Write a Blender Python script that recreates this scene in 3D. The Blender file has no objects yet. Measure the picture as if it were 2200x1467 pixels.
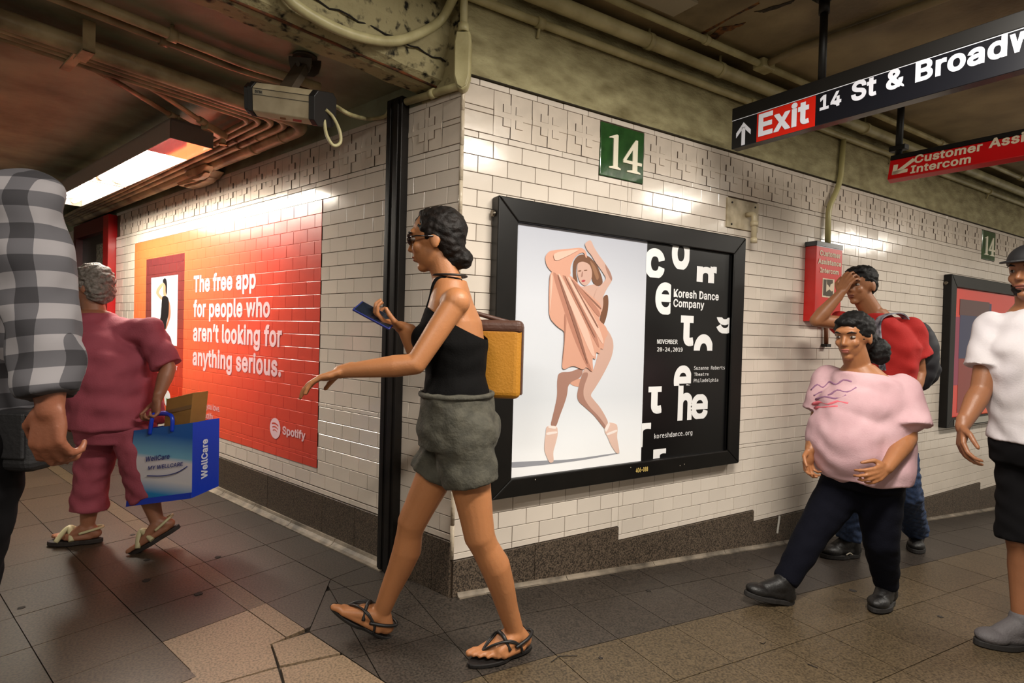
import bpy, bmesh, math, random, os
import numpy as np
from mathutils import Vector, Matrix, noise
random.seed(7)
PI = math.pi
SC = bpy.context.scene
COL = SC.collection

# ------------------------------------------------------------------ camera
C = Vector((-1.03996, -2.19698, 1.16322))
YAW, PIT, ROL, FPX = 1.02964, -0.01512, 0.02625, 1185.103
ANG, SLOPE = 1.91861, -0.07653
Fv = Vector((math.cos(YAW)*math.cos(PIT), math.sin(YAW)*math.cos(PIT), math.sin(PIT)))
_R = Vector((math.sin(YAW), -math.cos(YAW), 0)); _U = _R.cross(Fv)
Rv = _R*math.cos(ROL)+_U*math.sin(ROL); Uv = -_R*math.sin(ROL)+_U*math.cos(ROL)
cd = bpy.data.cameras.new('camera'); cam = bpy.data.objects.new('camera', cd); COL.objects.link(cam)
cam.matrix_world = Matrix(((Rv.x, Uv.x, -Fv.x, C.x), (Rv.y, Uv.y, -Fv.y, C.y), (Rv.z, Uv.z, -Fv.z, C.z), (0, 0, 0, 1)))
cd.sensor_width = 36; cd.lens = FPX/2200*36; cd.clip_start = .05
SC.camera = cam
SC.view_settings.view_transform = 'Standard'; SC.view_settings.look = 'None'
SC.view_settings.gamma = 1; SC.view_settings.use_curve_mapping = False
SC.view_settings.exposure = 0.8
SC.cycles.use_denoising = True
SC.cycles.max_bounces = 7; SC.cycles.diffuse_bounces = 4; SC.cycles.glossy_bounces = 3

# world: dim warm spill of the rest of the station
W = bpy.data.worlds.new('station_ambient'); SC.world = W; W.use_nodes = True
W.node_tree.nodes['Background'].inputs[0].default_value = (1.0, .90, .74, 1)
W.node_tree.nodes['Background'].inputs[1].default_value = .27

# ceiling fluorescent light of the wide passage (fixture bodies are built further down)
LAMPS = [((.45, -1.75, 2.66), 0.0, 62), ((3.7, -2.0, 2.66), 0.0, 42), ((7.2, -2.1, 2.66), 0, 34), ((-2.1, -2.5, 2.66), 0.0, 40)]
def area(name, loc, size, power, col, rot=(0, 0, 0)):
    l = bpy.data.lights.new(name, 'AREA'); l.shape = 'RECTANGLE'; l.size, l.size_y = size; l.energy = power; l.color = col
    o = bpy.data.objects.new(name, l); COL.objects.link(o); o.location = loc; o.rotation_euler = rot; return o
for (p, a, e) in LAMPS:
    area('ceiling_lamp_light', (p[0], p[1], p[2]-.075), (1.3, .22), e, (1.0, .94, .85), (0, 0, a))

# ------------------------------------------------------------------ pixel helpers (2200x1467 measures -> points on real planes)
dL = Vector((math.cos(ANG), math.sin(ANG), 0)); nL = Vector((-math.sin(ANG), math.cos(ANG), 0))
def ray(x, y): return Fv + Rv*((x-1100)/FPX) - Uv*((y-733.5)/FPX)
def onplane(x, y, n, o):
    d = ray(x, y); n = Vector(n); return C + d*((Vector(o)-C).dot(n)/d.dot(n))
def RW(x, y, off=0): return onplane(x, y, (0, 1, 0), (0, -off, 0))
def LW(x, y, off=0): return onplane(x, y, nL, nL*off)
def LWs(x, y, off=0): q = LW(x, y, off); return q.dot(dL), q.z
def ZP(x, y, z): return onplane(x, y, (0, 0, 1), (0, 0, z))
def DP(x, y, d): return C + ray(x, y)*d
def FLR(x, y):
    q = onplane(x, y, (-SLOPE, 0, 1), (0, 0, 0))
    return q if q.x > 0 else ZP(x, y, 0)
def hz(x): return 0 if x < -.1472 else (SLOPE*x if x > .1576 else SLOPE*.1576*(x+.1472)/.3048)
def px(v):
    d = Vector(v)-C; z = d.dot(Fv)
    if z < .05: return None
    return 1100+FPX*d.dot(Rv)/z, 733.5-FPX*d.dot(Uv)/z, z
def LP(s, a, z): q = dL*s+nL*a; return Vector((q.x, q.y, z))      # left corridor coordinates: along wall, out of wall, up

# ------------------------------------------------------------------ materials
def lin(c): return tuple(((v/255)/12.92 if v/255 <= .04045 else ((v/255+.055)/1.055)**2.4) for v in c)+(1,)
MATS = {}
def mat(name, rgb, rough=.5, metal=0, spec=.5, var=0, vscale=20, bump=0, bscale=60, rgb2=None, emit=0, coat=0, stretch=None, detail=4, sss=0, objvar=0, pos=(.35, .65)):
    m = bpy.data.materials.new(name); m.use_nodes = True; nt = m.node_tree; N = nt.nodes; Lk = nt.links
    b = N['Principled BSDF']; c = lin(rgb)
    b.inputs['Base Color'].default_value = c; b.inputs['Roughness'].default_value = rough; b.inputs['Metallic'].default_value = metal
    b.inputs['Specular IOR Level'].default_value = spec; b.inputs['Coat Weight'].default_value = coat
    if sss: b.inputs['Subsurface Weight'].default_value = sss; b.inputs['Subsurface Radius'].default_value = (.02, .008, .004); b.inputs['Subsurface Scale'].default_value = .5
    tc = N.new('ShaderNodeTexCoord'); src = tc.outputs['Object']
    if stretch:
        mp = N.new('ShaderNodeMapping'); mp.inputs['Scale'].default_value = stretch; Lk.new(src, mp.inputs[0]); src = mp.outputs[0]
    out = None
    if var or rgb2:
        n = N.new('ShaderNodeTexNoise'); n.inputs['Scale'].default_value = vscale; n.inputs['Detail'].default_value = detail; Lk.new(src, n.inputs['Vector'])
        r = N.new('ShaderNodeValToRGB'); r.color_ramp.elements[0].position = pos[0]; r.color_ramp.elements[1].position = pos[1]
        c2 = lin(rgb2) if rgb2 else tuple(v*(1-var) for v in c[:3])+(1,)
        r.color_ramp.elements[0].color = c2; r.color_ramp.elements[1].color = c
        Lk.new(n.outputs[0], r.inputs[0]); out = r.outputs[0]
    if objvar:
        oi = N.new('ShaderNodeObjectInfo'); mr = N.new('ShaderNodeMapRange'); mr.inputs[3].default_value = 1-objvar; mr.inputs[4].default_value = 1+objvar*.4
        Lk.new(oi.outputs['Random'], mr.inputs[0]); mx = N.new('ShaderNodeMix'); mx.data_type = 'RGBA'; mx.blend_type = 'MULTIPLY'; mx.inputs[0].default_value = 1
        if out: Lk.new(out, mx.inputs[6])
        else: mx.inputs[6].default_value = c
        Lk.new(mr.outputs[0], mx.inputs[7]); out = mx.outputs[2]
    if out: Lk.new(out, b.inputs['Base Color'])
    if bump:
        n2 = N.new('ShaderNodeTexNoise'); n2.inputs['Scale'].default_value = bscale; n2.inputs['Detail'].default_value = 5; Lk.new(src, n2.inputs['Vector'])
        bp = N.new('ShaderNodeBump'); bp.inputs['Strength'].default_value = min(1, bump); bp.inputs['Distance'].default_value = .01; Lk.new(n2.outputs[0], bp.inputs['Height']); Lk.new(bp.outputs[0], b.inputs['Normal'])
    if emit: b.inputs['Emission Color'].default_value = c; b.inputs['Emission Strength'].default_value = emit
    MATS[name] = m; return m
def gradmat(name, pts, p0, p1, rough=.4, coat=0, spec=.5):
    """print whose ink runs from one colour to another between two points of the sheet"""
    m = bpy.data.materials.new(name); m.use_nodes = True; nt = m.node_tree; N = nt.nodes; Lk = nt.links; b = N['Principled BSDF']
    b.inputs['Roughness'].default_value = rough; b.inputs['Coat Weight'].default_value = coat; b.inputs['Specular IOR Level'].default_value = spec
    tc = N.new('ShaderNodeTexCoord'); sub = N.new('ShaderNodeVectorMath'); sub.operation = 'SUBTRACT'; sub.inputs[1].default_value = p0
    d = Vector(p1)-Vector(p0); dot = N.new('ShaderNodeVectorMath'); dot.operation = 'DOT_PRODUCT'; dot.inputs[1].default_value = d/d.length_squared
    r = N.new('ShaderNodeValToRGB')
    r.color_ramp.elements[0].position = pts[0][0]; r.color_ramp.elements[0].color = lin(pts[0][1])
    r.color_ramp.elements[1].position = pts[-1][0]; r.color_ramp.elements[1].color = lin(pts[-1][1])
    for p in pts[1:-1]: e = r.color_ramp.elements.new(p[0]); e.color = lin(p[1])
    Lk.new(tc.outputs['Object'], sub.inputs[0]); Lk.new(sub.outputs[0], dot.inputs[0]); Lk.new(dot.outputs['Value'], r.inputs[0]); Lk.new(r.outputs[0], b.inputs['Base Color'])
    return m

TILE = mat('glazed_cream_tile', (220, 209, 196), rough=.14, objvar=.07, var=.08, vscale=3, spec=.5, bump=.06, bscale=14)
FRZ = mat('glazed_frieze_tile', (212, 199, 184), rough=.18, objvar=.07, var=.14, vscale=9, bump=.08, bscale=18)
GROUT = mat('brown_grout', (84, 66, 50), rough=.9, var=.4, vscale=12)
BEAD = mat('corner_bead', (196, 182, 160), rough=.3, rgb2=(110, 88, 66), vscale=9, pos=(.2, .42), bump=.5, bscale=40)
PLAST = mat('olive_plaster', (178, 170, 130), rough=.62, rgb2=(118, 108, 74), vscale=7, bump=1, bscale=38, detail=10, stretch=(1, 1, 2.2), pos=(.25, .7), spec=.3)
ROUGHP = mat('pitted_plaster', (164, 154, 116), rough=.7, rgb2=(24, 20, 14), vscale=24, bump=1, bscale=26, detail=9, pos=(.33, .47), spec=.3)
CEIL = mat('smoke_stained_ceiling', (158, 142, 106), rough=.5, rgb2=(100, 86, 60), vscale=2.2, bump=.35, bscale=25, detail=8, spec=.4)
CEIL2 = mat('low_ceiling_paint', (152, 156, 128), rough=.5, rgb2=(106, 106, 84), vscale=3, bump=.3, bscale=18, detail=7)
PIPE = mat('painted_conduit', (200, 192, 146), rough=.42, rgb2=(156, 146, 104), vscale=6, bump=.25, bscale=30)
PIPEL = mat('painted_conduit_brown', (190, 172, 132), rough=.4, rgb2=(108, 84, 56), vscale=6, bump=.25, bscale=30)
GRAN = mat('speckled_granite', (98, 84, 70), rough=.5, rgb2=(40, 33, 26), vscale=170, detail=2, pos=(.4, .6), bump=.1, bscale=120)
COVE = mat('grey_cove', (136, 124, 108), rough=.6, rgb2=(72, 64, 54), vscale=8, bump=.3)
FTD = mat('dark_terrazzo_tile', (66, 58, 51), rough=.42, rgb2=(35, 31, 27), vscale=120, detail=2, objvar=.14, pos=(.36, .6))
FTL = mat('tan_terrazzo_tile', (92, 78, 58), rough=.42, rgb2=(54, 45, 32), vscale=120, detail=2, objvar=.12, pos=(.34, .6))
FTB = mat('brown_terrazzo_tile', (80, 66, 52), rough=.4, rgb2=(48, 40, 31), vscale=120, detail=2, objvar=.14, pos=(.34, .6))
FTN = mat('new_terrazzo_tile', (134, 113, 90), rough=.45, rgb2=(92, 77, 60), vscale=130, detail=2, objvar=.07, pos=(.34, .58))
FGR = mat('floor_joint', (46, 38, 30), rough=.9, var=.4)
GUM = mat('trodden_gum', (38, 32, 27), rough=.8)
BLKM = mat('black_enamel', (20, 18, 17), rough=.4, bump=.1, bscale=8, var=.3, vscale=5)
BLKP = mat('black_bezel', (12, 11, 10), rough=.38, spec=.3, rgb2=(19, 17, 15), vscale=6)
POLEM = mat('black_post_paint', (14, 12, 11), rough=.45, spec=.3, rgb2=(24, 20, 17), vscale=8)
WHITEP = mat('white_print', (238, 238, 238), rough=.5)
SKINS = {}
def new_mesh_obj(name, me, m=None, parent=None):
    o = bpy.data.objects.new(name, me); COL.objects.link(o)
    if m is not None and not me.materials: me.materials.append(m)
    if parent: o.parent = parent; o.matrix_parent_inverse = parent.matrix_basis.inverted()
    return o
def thing(name, label, cat, loc=(0, 0, 0), group=None, mesh=None):
    o = mesh or bpy.data.objects.new(name, None)
    if not mesh: COL.objects.link(o); o.location = loc; o.empty_display_size = .1
    o['label'] = label; o['category'] = cat
    if group: o['group'] = group
    return o
def structure(o): o['kind'] = 'structure'; return o

class MB:
    def __init__(s): s.v = []; s.f = []; s.sm = []
    def add(s, vs, fs, smooth=False):
        b = len(s.v); s.v += [tuple(v) for v in vs]; s.f += [tuple(i+b for i in f) for f in fs]; s.sm += [smooth]*len(fs); return s
    def box(s, o, a, b, c):
        """corner o and three edge vectors"""
        o, a, b, c = map(Vector, (o, a, b, c)); vs = [o, o+a, o+a+b, o+b, o+c, o+a+c, o+a+b+c, o+b+c]
        fs = [(3, 2, 1, 0), (4, 5, 6, 7), (0, 1, 5, 4), (1, 2, 6, 5), (2, 3, 7, 6), (3, 0, 4, 7)]
        if a.cross(b).dot(c) < 0: fs = [f[::-1] for f in fs]
        return s.add(vs, fs)
    def cbox(s, c, dx, dy, dz, M=None):
        c = Vector(c); X, Y, Z = (Vector((dx, 0, 0)), Vector((0, dy, 0)), Vector((0, 0, dz))) if M is None else (M[0]*dx, M[1]*dy, M[2]*dz)
        return s.box(c-(X+Y+Z)/2, X, Y, Z)
    def prism(s, poly, n):
        """planar polygon pushed along n"""
        P = [Vector(p) for p in poly]; n = Vector(n); k = len(P)
        nn = Vector((0, 0, 0))
        for i in range(k): nn += P[i].cross(P[(i+1) % k])
        if nn.dot(n) < 0: P = P[::-1]
        vs = P+[p+n for p in P]
        fs = [tuple(range(k))[::-1], tuple(range(k, 2*k))]+[(i, (i+1) % k, k+(i+1) % k, k+i) for i in range(k)]
        return s.add(vs, fs)
    def flat(s, poly, toward):
        P = [Vector(p) for p in poly]; k = len(P); nn = Vector((0, 0, 0))
        for i in range(k): nn += P[i].cross(P[(i+1) % k])
        if nn.dot(Vector(toward)) < 0: P = P[::-1]
        return s.add(P, [tuple(range(k))])
    def tube(s, pts, r, seg=12, fillet=0, caps=True, smooth=True):
        P = [Vector(p) for p in pts]
        if fillet:
            Q = [P[0]]
            for i in range(1, len(P)-1):
                a, b, c = P[i-1], P[i], P[i+1]; u = (a-b); w = (c-b); k = min(fillet, u.length*.48, w.length*.48)
                A = b+u.normalized()*k; B = b+w.normalized()*k
                for t in range(7):
                    t /= 6; Q.append(A*(1-t)**2+b*2*t*(1-t)+B*t*t)
            Q.append(P[-1]); P = Q
        R = r if isinstance(r, (list, tuple)) else [r]*len(P)
        T = [(P[min(i+1, len(P)-1)]-P[max(i-1, 0)]).normalized() for i in range(len(P))]
        up = Vector((0, 0, 1)) if abs(T[0].z) < .9 else Vector((1, 0, 0)); x = T[0].cross(up).normalized(); vs = []
        for i, p in enumerate(P):
            x = (x-T[i]*x.dot(T[i])).normalized(); y = T[i].cross(x)
            for k in range(seg): a = 2*PI*k/seg; vs.append(p+x*(math.cos(a)*R[i])+y*(math.sin(a)*R[i]))
        fs = [(i*seg+k, i*seg+(k+1) % seg, (i+1)*seg+(k+1) % seg, (i+1)*seg+k) for i in range(len(P)-1) for k in range(seg)]
        s.add(vs, fs, smooth)
        if caps: b = len(s.v)-len(vs); s.f += [tuple(b+k for k in range(seg))[::-1], tuple(b+len(vs)-seg+k for k in range(seg))]; s.sm += [False, False]
        return s
    def disc(s, c, n, r, h, seg=16):
        n = Vector(n).normalized(); return s.tube([Vector(c), Vector(c)+n*h], r, seg, smooth=True)
    def ellip(s, c, ax, seg=16, rings=10):
        c = Vector(c); vs = [c+ax[2]]
        for i in range(1, rings):
            t = PI*i/rings
            for k in range(seg): a = 2*PI*k/seg; vs.append(c+ax[0]*(math.sin(t)*math.cos(a))+ax[1]*(math.sin(t)*math.sin(a))+ax[2]*math.cos(t))
        vs.append(c-ax[2]); fs = [(0, 1+k, 1+(k+1) % seg) for k in range(seg)]
        for i in range(rings-2):
            for k in range(seg): a = 1+i*seg+k; b = 1+i*seg+(k+1) % seg; fs.append((a, a+seg, b+seg, b))
        e = len(vs)-1; fs += [(e, e-seg+(k+1) % seg, e-seg+k) for k in range(seg)]
        if ax[0].cross(ax[1]).dot(ax[2]) < 0: fs = [f[::-1] for f in fs]
        return s.add(vs, fs, True)
    def mesh(s, name, m=None):
        me = bpy.data.meshes.new(name); me.from_pydata(s.v, [], s.f); me.polygons.foreach_set('use_smooth', s.sm); me.update()
        if m: me.materials.append(m)
        return me
    def obj(s, name, m, parent=None, bevel=0, seg=2):
        o = new_mesh_obj(name, s.mesh(name, m), None, parent)
        if bevel:
            b = o.modifiers.new('b', 'BEVEL'); b.width = bevel; b.segments = seg; b.limit_method = 'ANGLE'; b.angle_limit = .6
        return o

# ------------------------------------------------------------------ lettering: font outlines thickened to the weight of the real letters
FD = bpy.utils.system_resource('DATAFILES', path='fonts') or ''
FONTS = {}
def font(k):
    if k not in FONTS:
        try: FONTS[k] = bpy.data.fonts.load(os.path.join(FD, {'sans': 'Inter.woff2', 'mono': 'DejaVuSansMono.woff2'}[k]))
        except Exception: FONTS[k] = None
    return FONTS[k]
TXT = {}
def text2d(body, kind='sans', w=.03, sp=1.0):
    """flat triangles of a text at size 1: list of verts (x,y), faces; strokes widened by w on both sides of every outline edge"""
    key = (body, kind, w, sp)
    if key in TXT: return TXT[key]
    c = bpy.data.curves.new('t', 'FONT'); c.body = body; f = font(kind); c.resolution_u = 4; c.space_character = sp
    if f: c.font = f
    o = bpy.data.objects.new('t', c); COL.objects.link(o)
    me = bpy.data.meshes.new_from_object(o.evaluated_get(bpy.context.evaluated_depsgraph_get()))
    COL.objects.unlink(o); bpy.data.objects.remove(o)
    bm = bmesh.new(); bm.from_mesh(me); bmesh.ops.remove_doubles(bm, verts=bm.verts, dist=1e-5)
    vs = [(v.co.x, v.co.y) for v in bm.verts]; fs = [[v.index for v in f.verts] for f in bm.faces]
    if w > 0:
        out = []
        for e in bm.edges:
            if len(e.link_faces) == 1:
                a, b = [Vector((v.co.x, v.co.y)) for v in e.verts]; d = b-a
                if d.length < 1e-6: continue
                d = d.normalized(); n = Vector((-d.y, d.x))*w
                out.append([a+n-d*w*.0, b+n, b-n, a-n])
        for v in bm.verts:
            es = [e for e in v.link_edges if len(e.link_faces) == 1]
            if len(es) == 2:
                p = Vector((v.co.x, v.co.y)); q = [Vector((e.other_vert(v).co.x, e.other_vert(v).co.y)) for e in es]
                d1 = (p-q[0]); d2 = (p-q[1])
                if d1.length < 1e-6 or d2.length < 1e-6: continue
                d1.normalize(); d2.normalize(); m = d1+d2
                if m.length < .05: continue
                cr = d1.x*d2.y-d1.y*d2.x
                n1 = Vector((-d1.y, d1.x))*w; n2 = Vector((-d2.y, d2.x))*w
                if n1.dot(m) < 0: n1 = -n1
                if n2.dot(m) < 0: n2 = -n2
                k = n1+n2
                if k.length < 1e-5: continue
                mit = k.normalized()*min(w*1.6, w/max(.2, (k.normalized().dot(n1)/w)))
                out.append([p+n1, p+mit, p+n2, p])
        for q in out:
            b = len(vs); vs += [(t.x, t.y) for t in q]; fs.append(list(range(b, b+len(q))))
    bm.free(); bpy.data.meshes.remove(me)
    # cap height from the letters' own extent: measured on an H
    TXT[key] = (vs, fs); return TXT[key]
LEVELS = {}
def stagger(vs, fs, step=4e-5):
    """give overlapping faces of a lettering their own hair-thin heights so that no two share one plane"""
    key = (len(vs), len(fs), round(sum(v[0]*.7+v[1] for v in vs), 4))
    if key not in LEVELS:
        n = len(fs); A = np.array([[min(vs[k][0] for k in f), min(vs[k][1] for k in f), max(vs[k][0] for k in f), max(vs[k][1] for k in f)] for f in fs]); lv = np.zeros(n, int); e = 1e-4
        for i in range(1, n):
            a_ = A[i]; ov = (A[:i, 0] < a_[2]-e) & (A[:i, 2] > a_[0]+e) & (A[:i, 1] < a_[3]-e) & (A[:i, 3] > a_[1]+e); used = set(lv[:i][ov].tolist()); k = 0
            while k in used: k += 1
            lv[i] = k
        LEVELS[key] = lv
    lv = LEVELS[key]; V = []; F = []
    for i, f in enumerate(fs):
        b = len(V); V += [(vs[k][0], vs[k][1], float(lv[i])*step) for k in f]; F.append(list(range(b, b+len(f))))
    return V, F
def capof(kind, w):
    vs, _ = text2d('H', kind, w); ys = [v[1] for v in vs]; return min(ys), max(ys)
def put_text(name, body, origin, U, V, width, cap, m, parent=None, kind='sans', w=.03, lift=0, sp=1.0, clip=None, flipn=False):
    sp = max(sp, 1+w*1.9) if kind == 'sans' else sp
    """origin = left end of the baseline; U reading direction; V up; width of the whole text; cap height"""
    vs, fs = text2d(body, kind, w, sp); xs = [v[0] for v in vs]; x0, x1 = min(xs), max(xs); y0, y1 = capof(kind, w)
    U = Vector(U).normalized(); V = Vector(V).normalized(); n = U.cross(V)
    vs, fs = stagger(vs, fs)
    kx = width/(x1-x0) if width else cap/(y1-y0); ky = cap/(y1-y0); O = Vector(origin)+n*lift
    P = [O+U*((v[0]-x0)*kx)+V*((v[1]-y0)*ky)+n*v[2] for v in vs]
    fs2 = []
    for f in fs:
        a = 0
        for i in range(len(f)):
            p, q = vs[f[i]], vs[f[(i+1) % len(f)]]; a += p[0]*q[1]-p[1]*q[0]
        fs2.append(f if a > 0 else f[::-1])
    me = bpy.data.meshes.new(name); me.from_pydata([tuple(p) for p in P], [], fs2); me.materials.append(m)
    if clip:
        bm = bmesh.new(); bm.from_mesh(me)
        for co, no in clip:
            bmesh.ops.bisect_plane(bm, geom=bm.verts[:]+bm.edges[:]+bm.faces[:], plane_co=co, plane_no=no, clear_outer=True)
        bm.to_mesh(me); bm.free()
    return new_mesh_obj(name, me, None, parent)
def text_px(name, body, plane, pL, pR, pT, m, parent, kind='sans', w=.03, lift=.001, V=Vector((0, 0, 1)), sp=1.0):
    """plane(x,y)->point; pL baseline left pixel, pR baseline right pixel, pT cap top above pL"""
    a, b, t = plane(*pL), plane(*pR), plane(*pT)
    U = b-a; U = (U-V*U.dot(V)); return put_text(name, body, a, U, V, U.length, (t-a).dot(V), m, parent, kind, w, lift, sp)
# ------------------------------------------------------------------ walls
P, CZ, TR = .1524, .0756, .0285          # tile length, course height, trim height
JT = .003
def frame(right):
    if right: return Matrix(((-1, 0, 0, 0), (0, -1, 0, 0), (0, 0, 1, 0), (0, 0, 0, 1)))
    return Matrix(((dL.x, nL.x, 0, 0), (dL.y, nL.y, 0, 0), (0, 0, 1, 0), (0, 0, 0, 1)))
TM = {}
GROOVE = mat('dark_groove', (70, 54, 42), .8)  # darker brown for the groove faces of the frieze relief
def tile_mesh(w, h, m, th=.007, ch=.0012):
    key = (round(w, 4), round(h, 4), m.name)
    if key in TM: return TM[key]
    a, b = w/2-JT/2, h/2-JT/2; c, d = a-ch, b-ch
    v = [(-a, 0, -b), (a, 0, -b), (a, 0, b), (-a, 0, b), (-a, th-ch, -b), (a, th-ch, -b), (a, th-ch, b), (-a, th-ch, b), (-c, th, -d), (c, th, -d), (c, th, d), (-c, th, d)]
    f = []
    for k in range(4): n = (k+1) % 4; f += [(k+4, n+4, n, k), (k+8, n+8, n+4, k+4)]
    f.append((11, 10, 9, 8))
    me = bpy.data.meshes.new('wall_tile'); me.from_pydata(v, [], f); me.materials.append(m); me.update()
    bm = bmesh.new(); bm.from_mesh(me); bmesh.ops.recalc_face_normals(bm, faces=bm.faces); 
    tf = max(bm.faces, key=lambda q: q.calc_center_median().y)
    if tf.normal.y < 0: bmesh.ops.reverse_faces(bm, faces=bm.faces)
    bm.to_mesh(me); bm.free(); TM[key] = me; return me
def frieze_mesh(w, h, m):
    key = ('fr', round(w, 4), round(h, 4))
    if key in TM: return TM[key]
    xs = [0, .24, .44, .57, .77, 1]; zs = [0, .25, .44, .56, .75, 1]
    H = [[.006]*5 for _ in range(5)]
    for i in range(5): H[i][2] = .0098; H[2][i] = .0098
    for i in (1, 3):
        for j in (1, 3): H[i][j] = .0115
    v = []; f = []; W_, H_ = w-JT, h-JT; g = .0011; dark = []
    X = [(-W_/2+x*W_) for x in xs]; Z = [(-H_/2+z*H_) for z in zs]
    def q(i, j): return H[i][j] if 0 <= i < 5 and 0 <= j < 5 else 0
    idx = {}
    for i in range(5):
        for j in range(5):
            h0 = H[i][j]; x0, x1, z0, z1 = X[i]+g*(i in (1, 2, 3)), X[i+1]-g*(i in (1, 2, 3)), Z[j]+g*(j in (1, 2, 3)), Z[j+1]-g*(j in (1, 2, 3))
            b = len(v); v += [(x0, h0, z0), (x1, h0, z0), (x1, h0, z1), (x0, h0, z1)]; f.append((b+3, b+2, b+1, b)); idx[i, j] = b
    def wall(a, b, c, d):
        if abs(v[a][1]-v[d][1]) < 1e-6: f.append((a, b, c, d)); return
        h = min(v[a][1], v[d][1])-.0035; k = len(v)
        for p, q_ in ((a, d), (b, c)): v.append(((v[p][0]+v[q_][0])/2, h, (v[p][2]+v[q_][2])/2))
        dark.extend((len(f), len(f)+1)); f.append((a, b, k+1, k)); f.append((k, k+1, c, d))
    for i in range(5):
        for j in range(5):
            b = idx[i, j]
            if i < 4: c = idx[i+1, j]; wall(b+1, b+2, c+3, c)
            if j < 4: c = idx[i, j+1]; wall(b+3, c, c+1, b+2)
    b0 = len(v); v += [(X[0], 0, Z[0]), (X[5], 0, Z[0]), (X[5], 0, Z[5]), (X[0], 0, Z[5])]
    for i in range(5): f.append((idx[i, 0], idx[i, 0]+1, b0+1, b0)); f.append((idx[i, 4]+2, idx[i, 4]+3, b0+3, b0+2))
    for j in range(5): f.append((idx[0, j]+3, idx[0, j], b0, b0+3)); f.append((idx[4, j]+1, idx[4, j]+2, b0+2, b0+1))
    me = bpy.data.meshes.new('frieze_tile'); me.from_pydata(v, [], f); me.materials.append(m); me.materials.append(GROOVE); me.update()
    for k_ in dark: me.polygons[k_].material_index = 1
    TM[key] = me; return me

def vis_area(pts):
    q = [px(p) for p in pts]
    if any(t is None for t in q): return 0
    xs = [t[0] for t in q]; ys = [t[1] for t in q]
    if max(xs) < 0 or min(xs) > 2200 or max(ys) < 0 or min(ys) > 1467: return 0
    return abs(sum(q[i][0]*q[(i+1) % len(q)][1]-q[(i+1) % len(q)][0]*q[i][1] for i in range(len(q)))/2)

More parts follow.
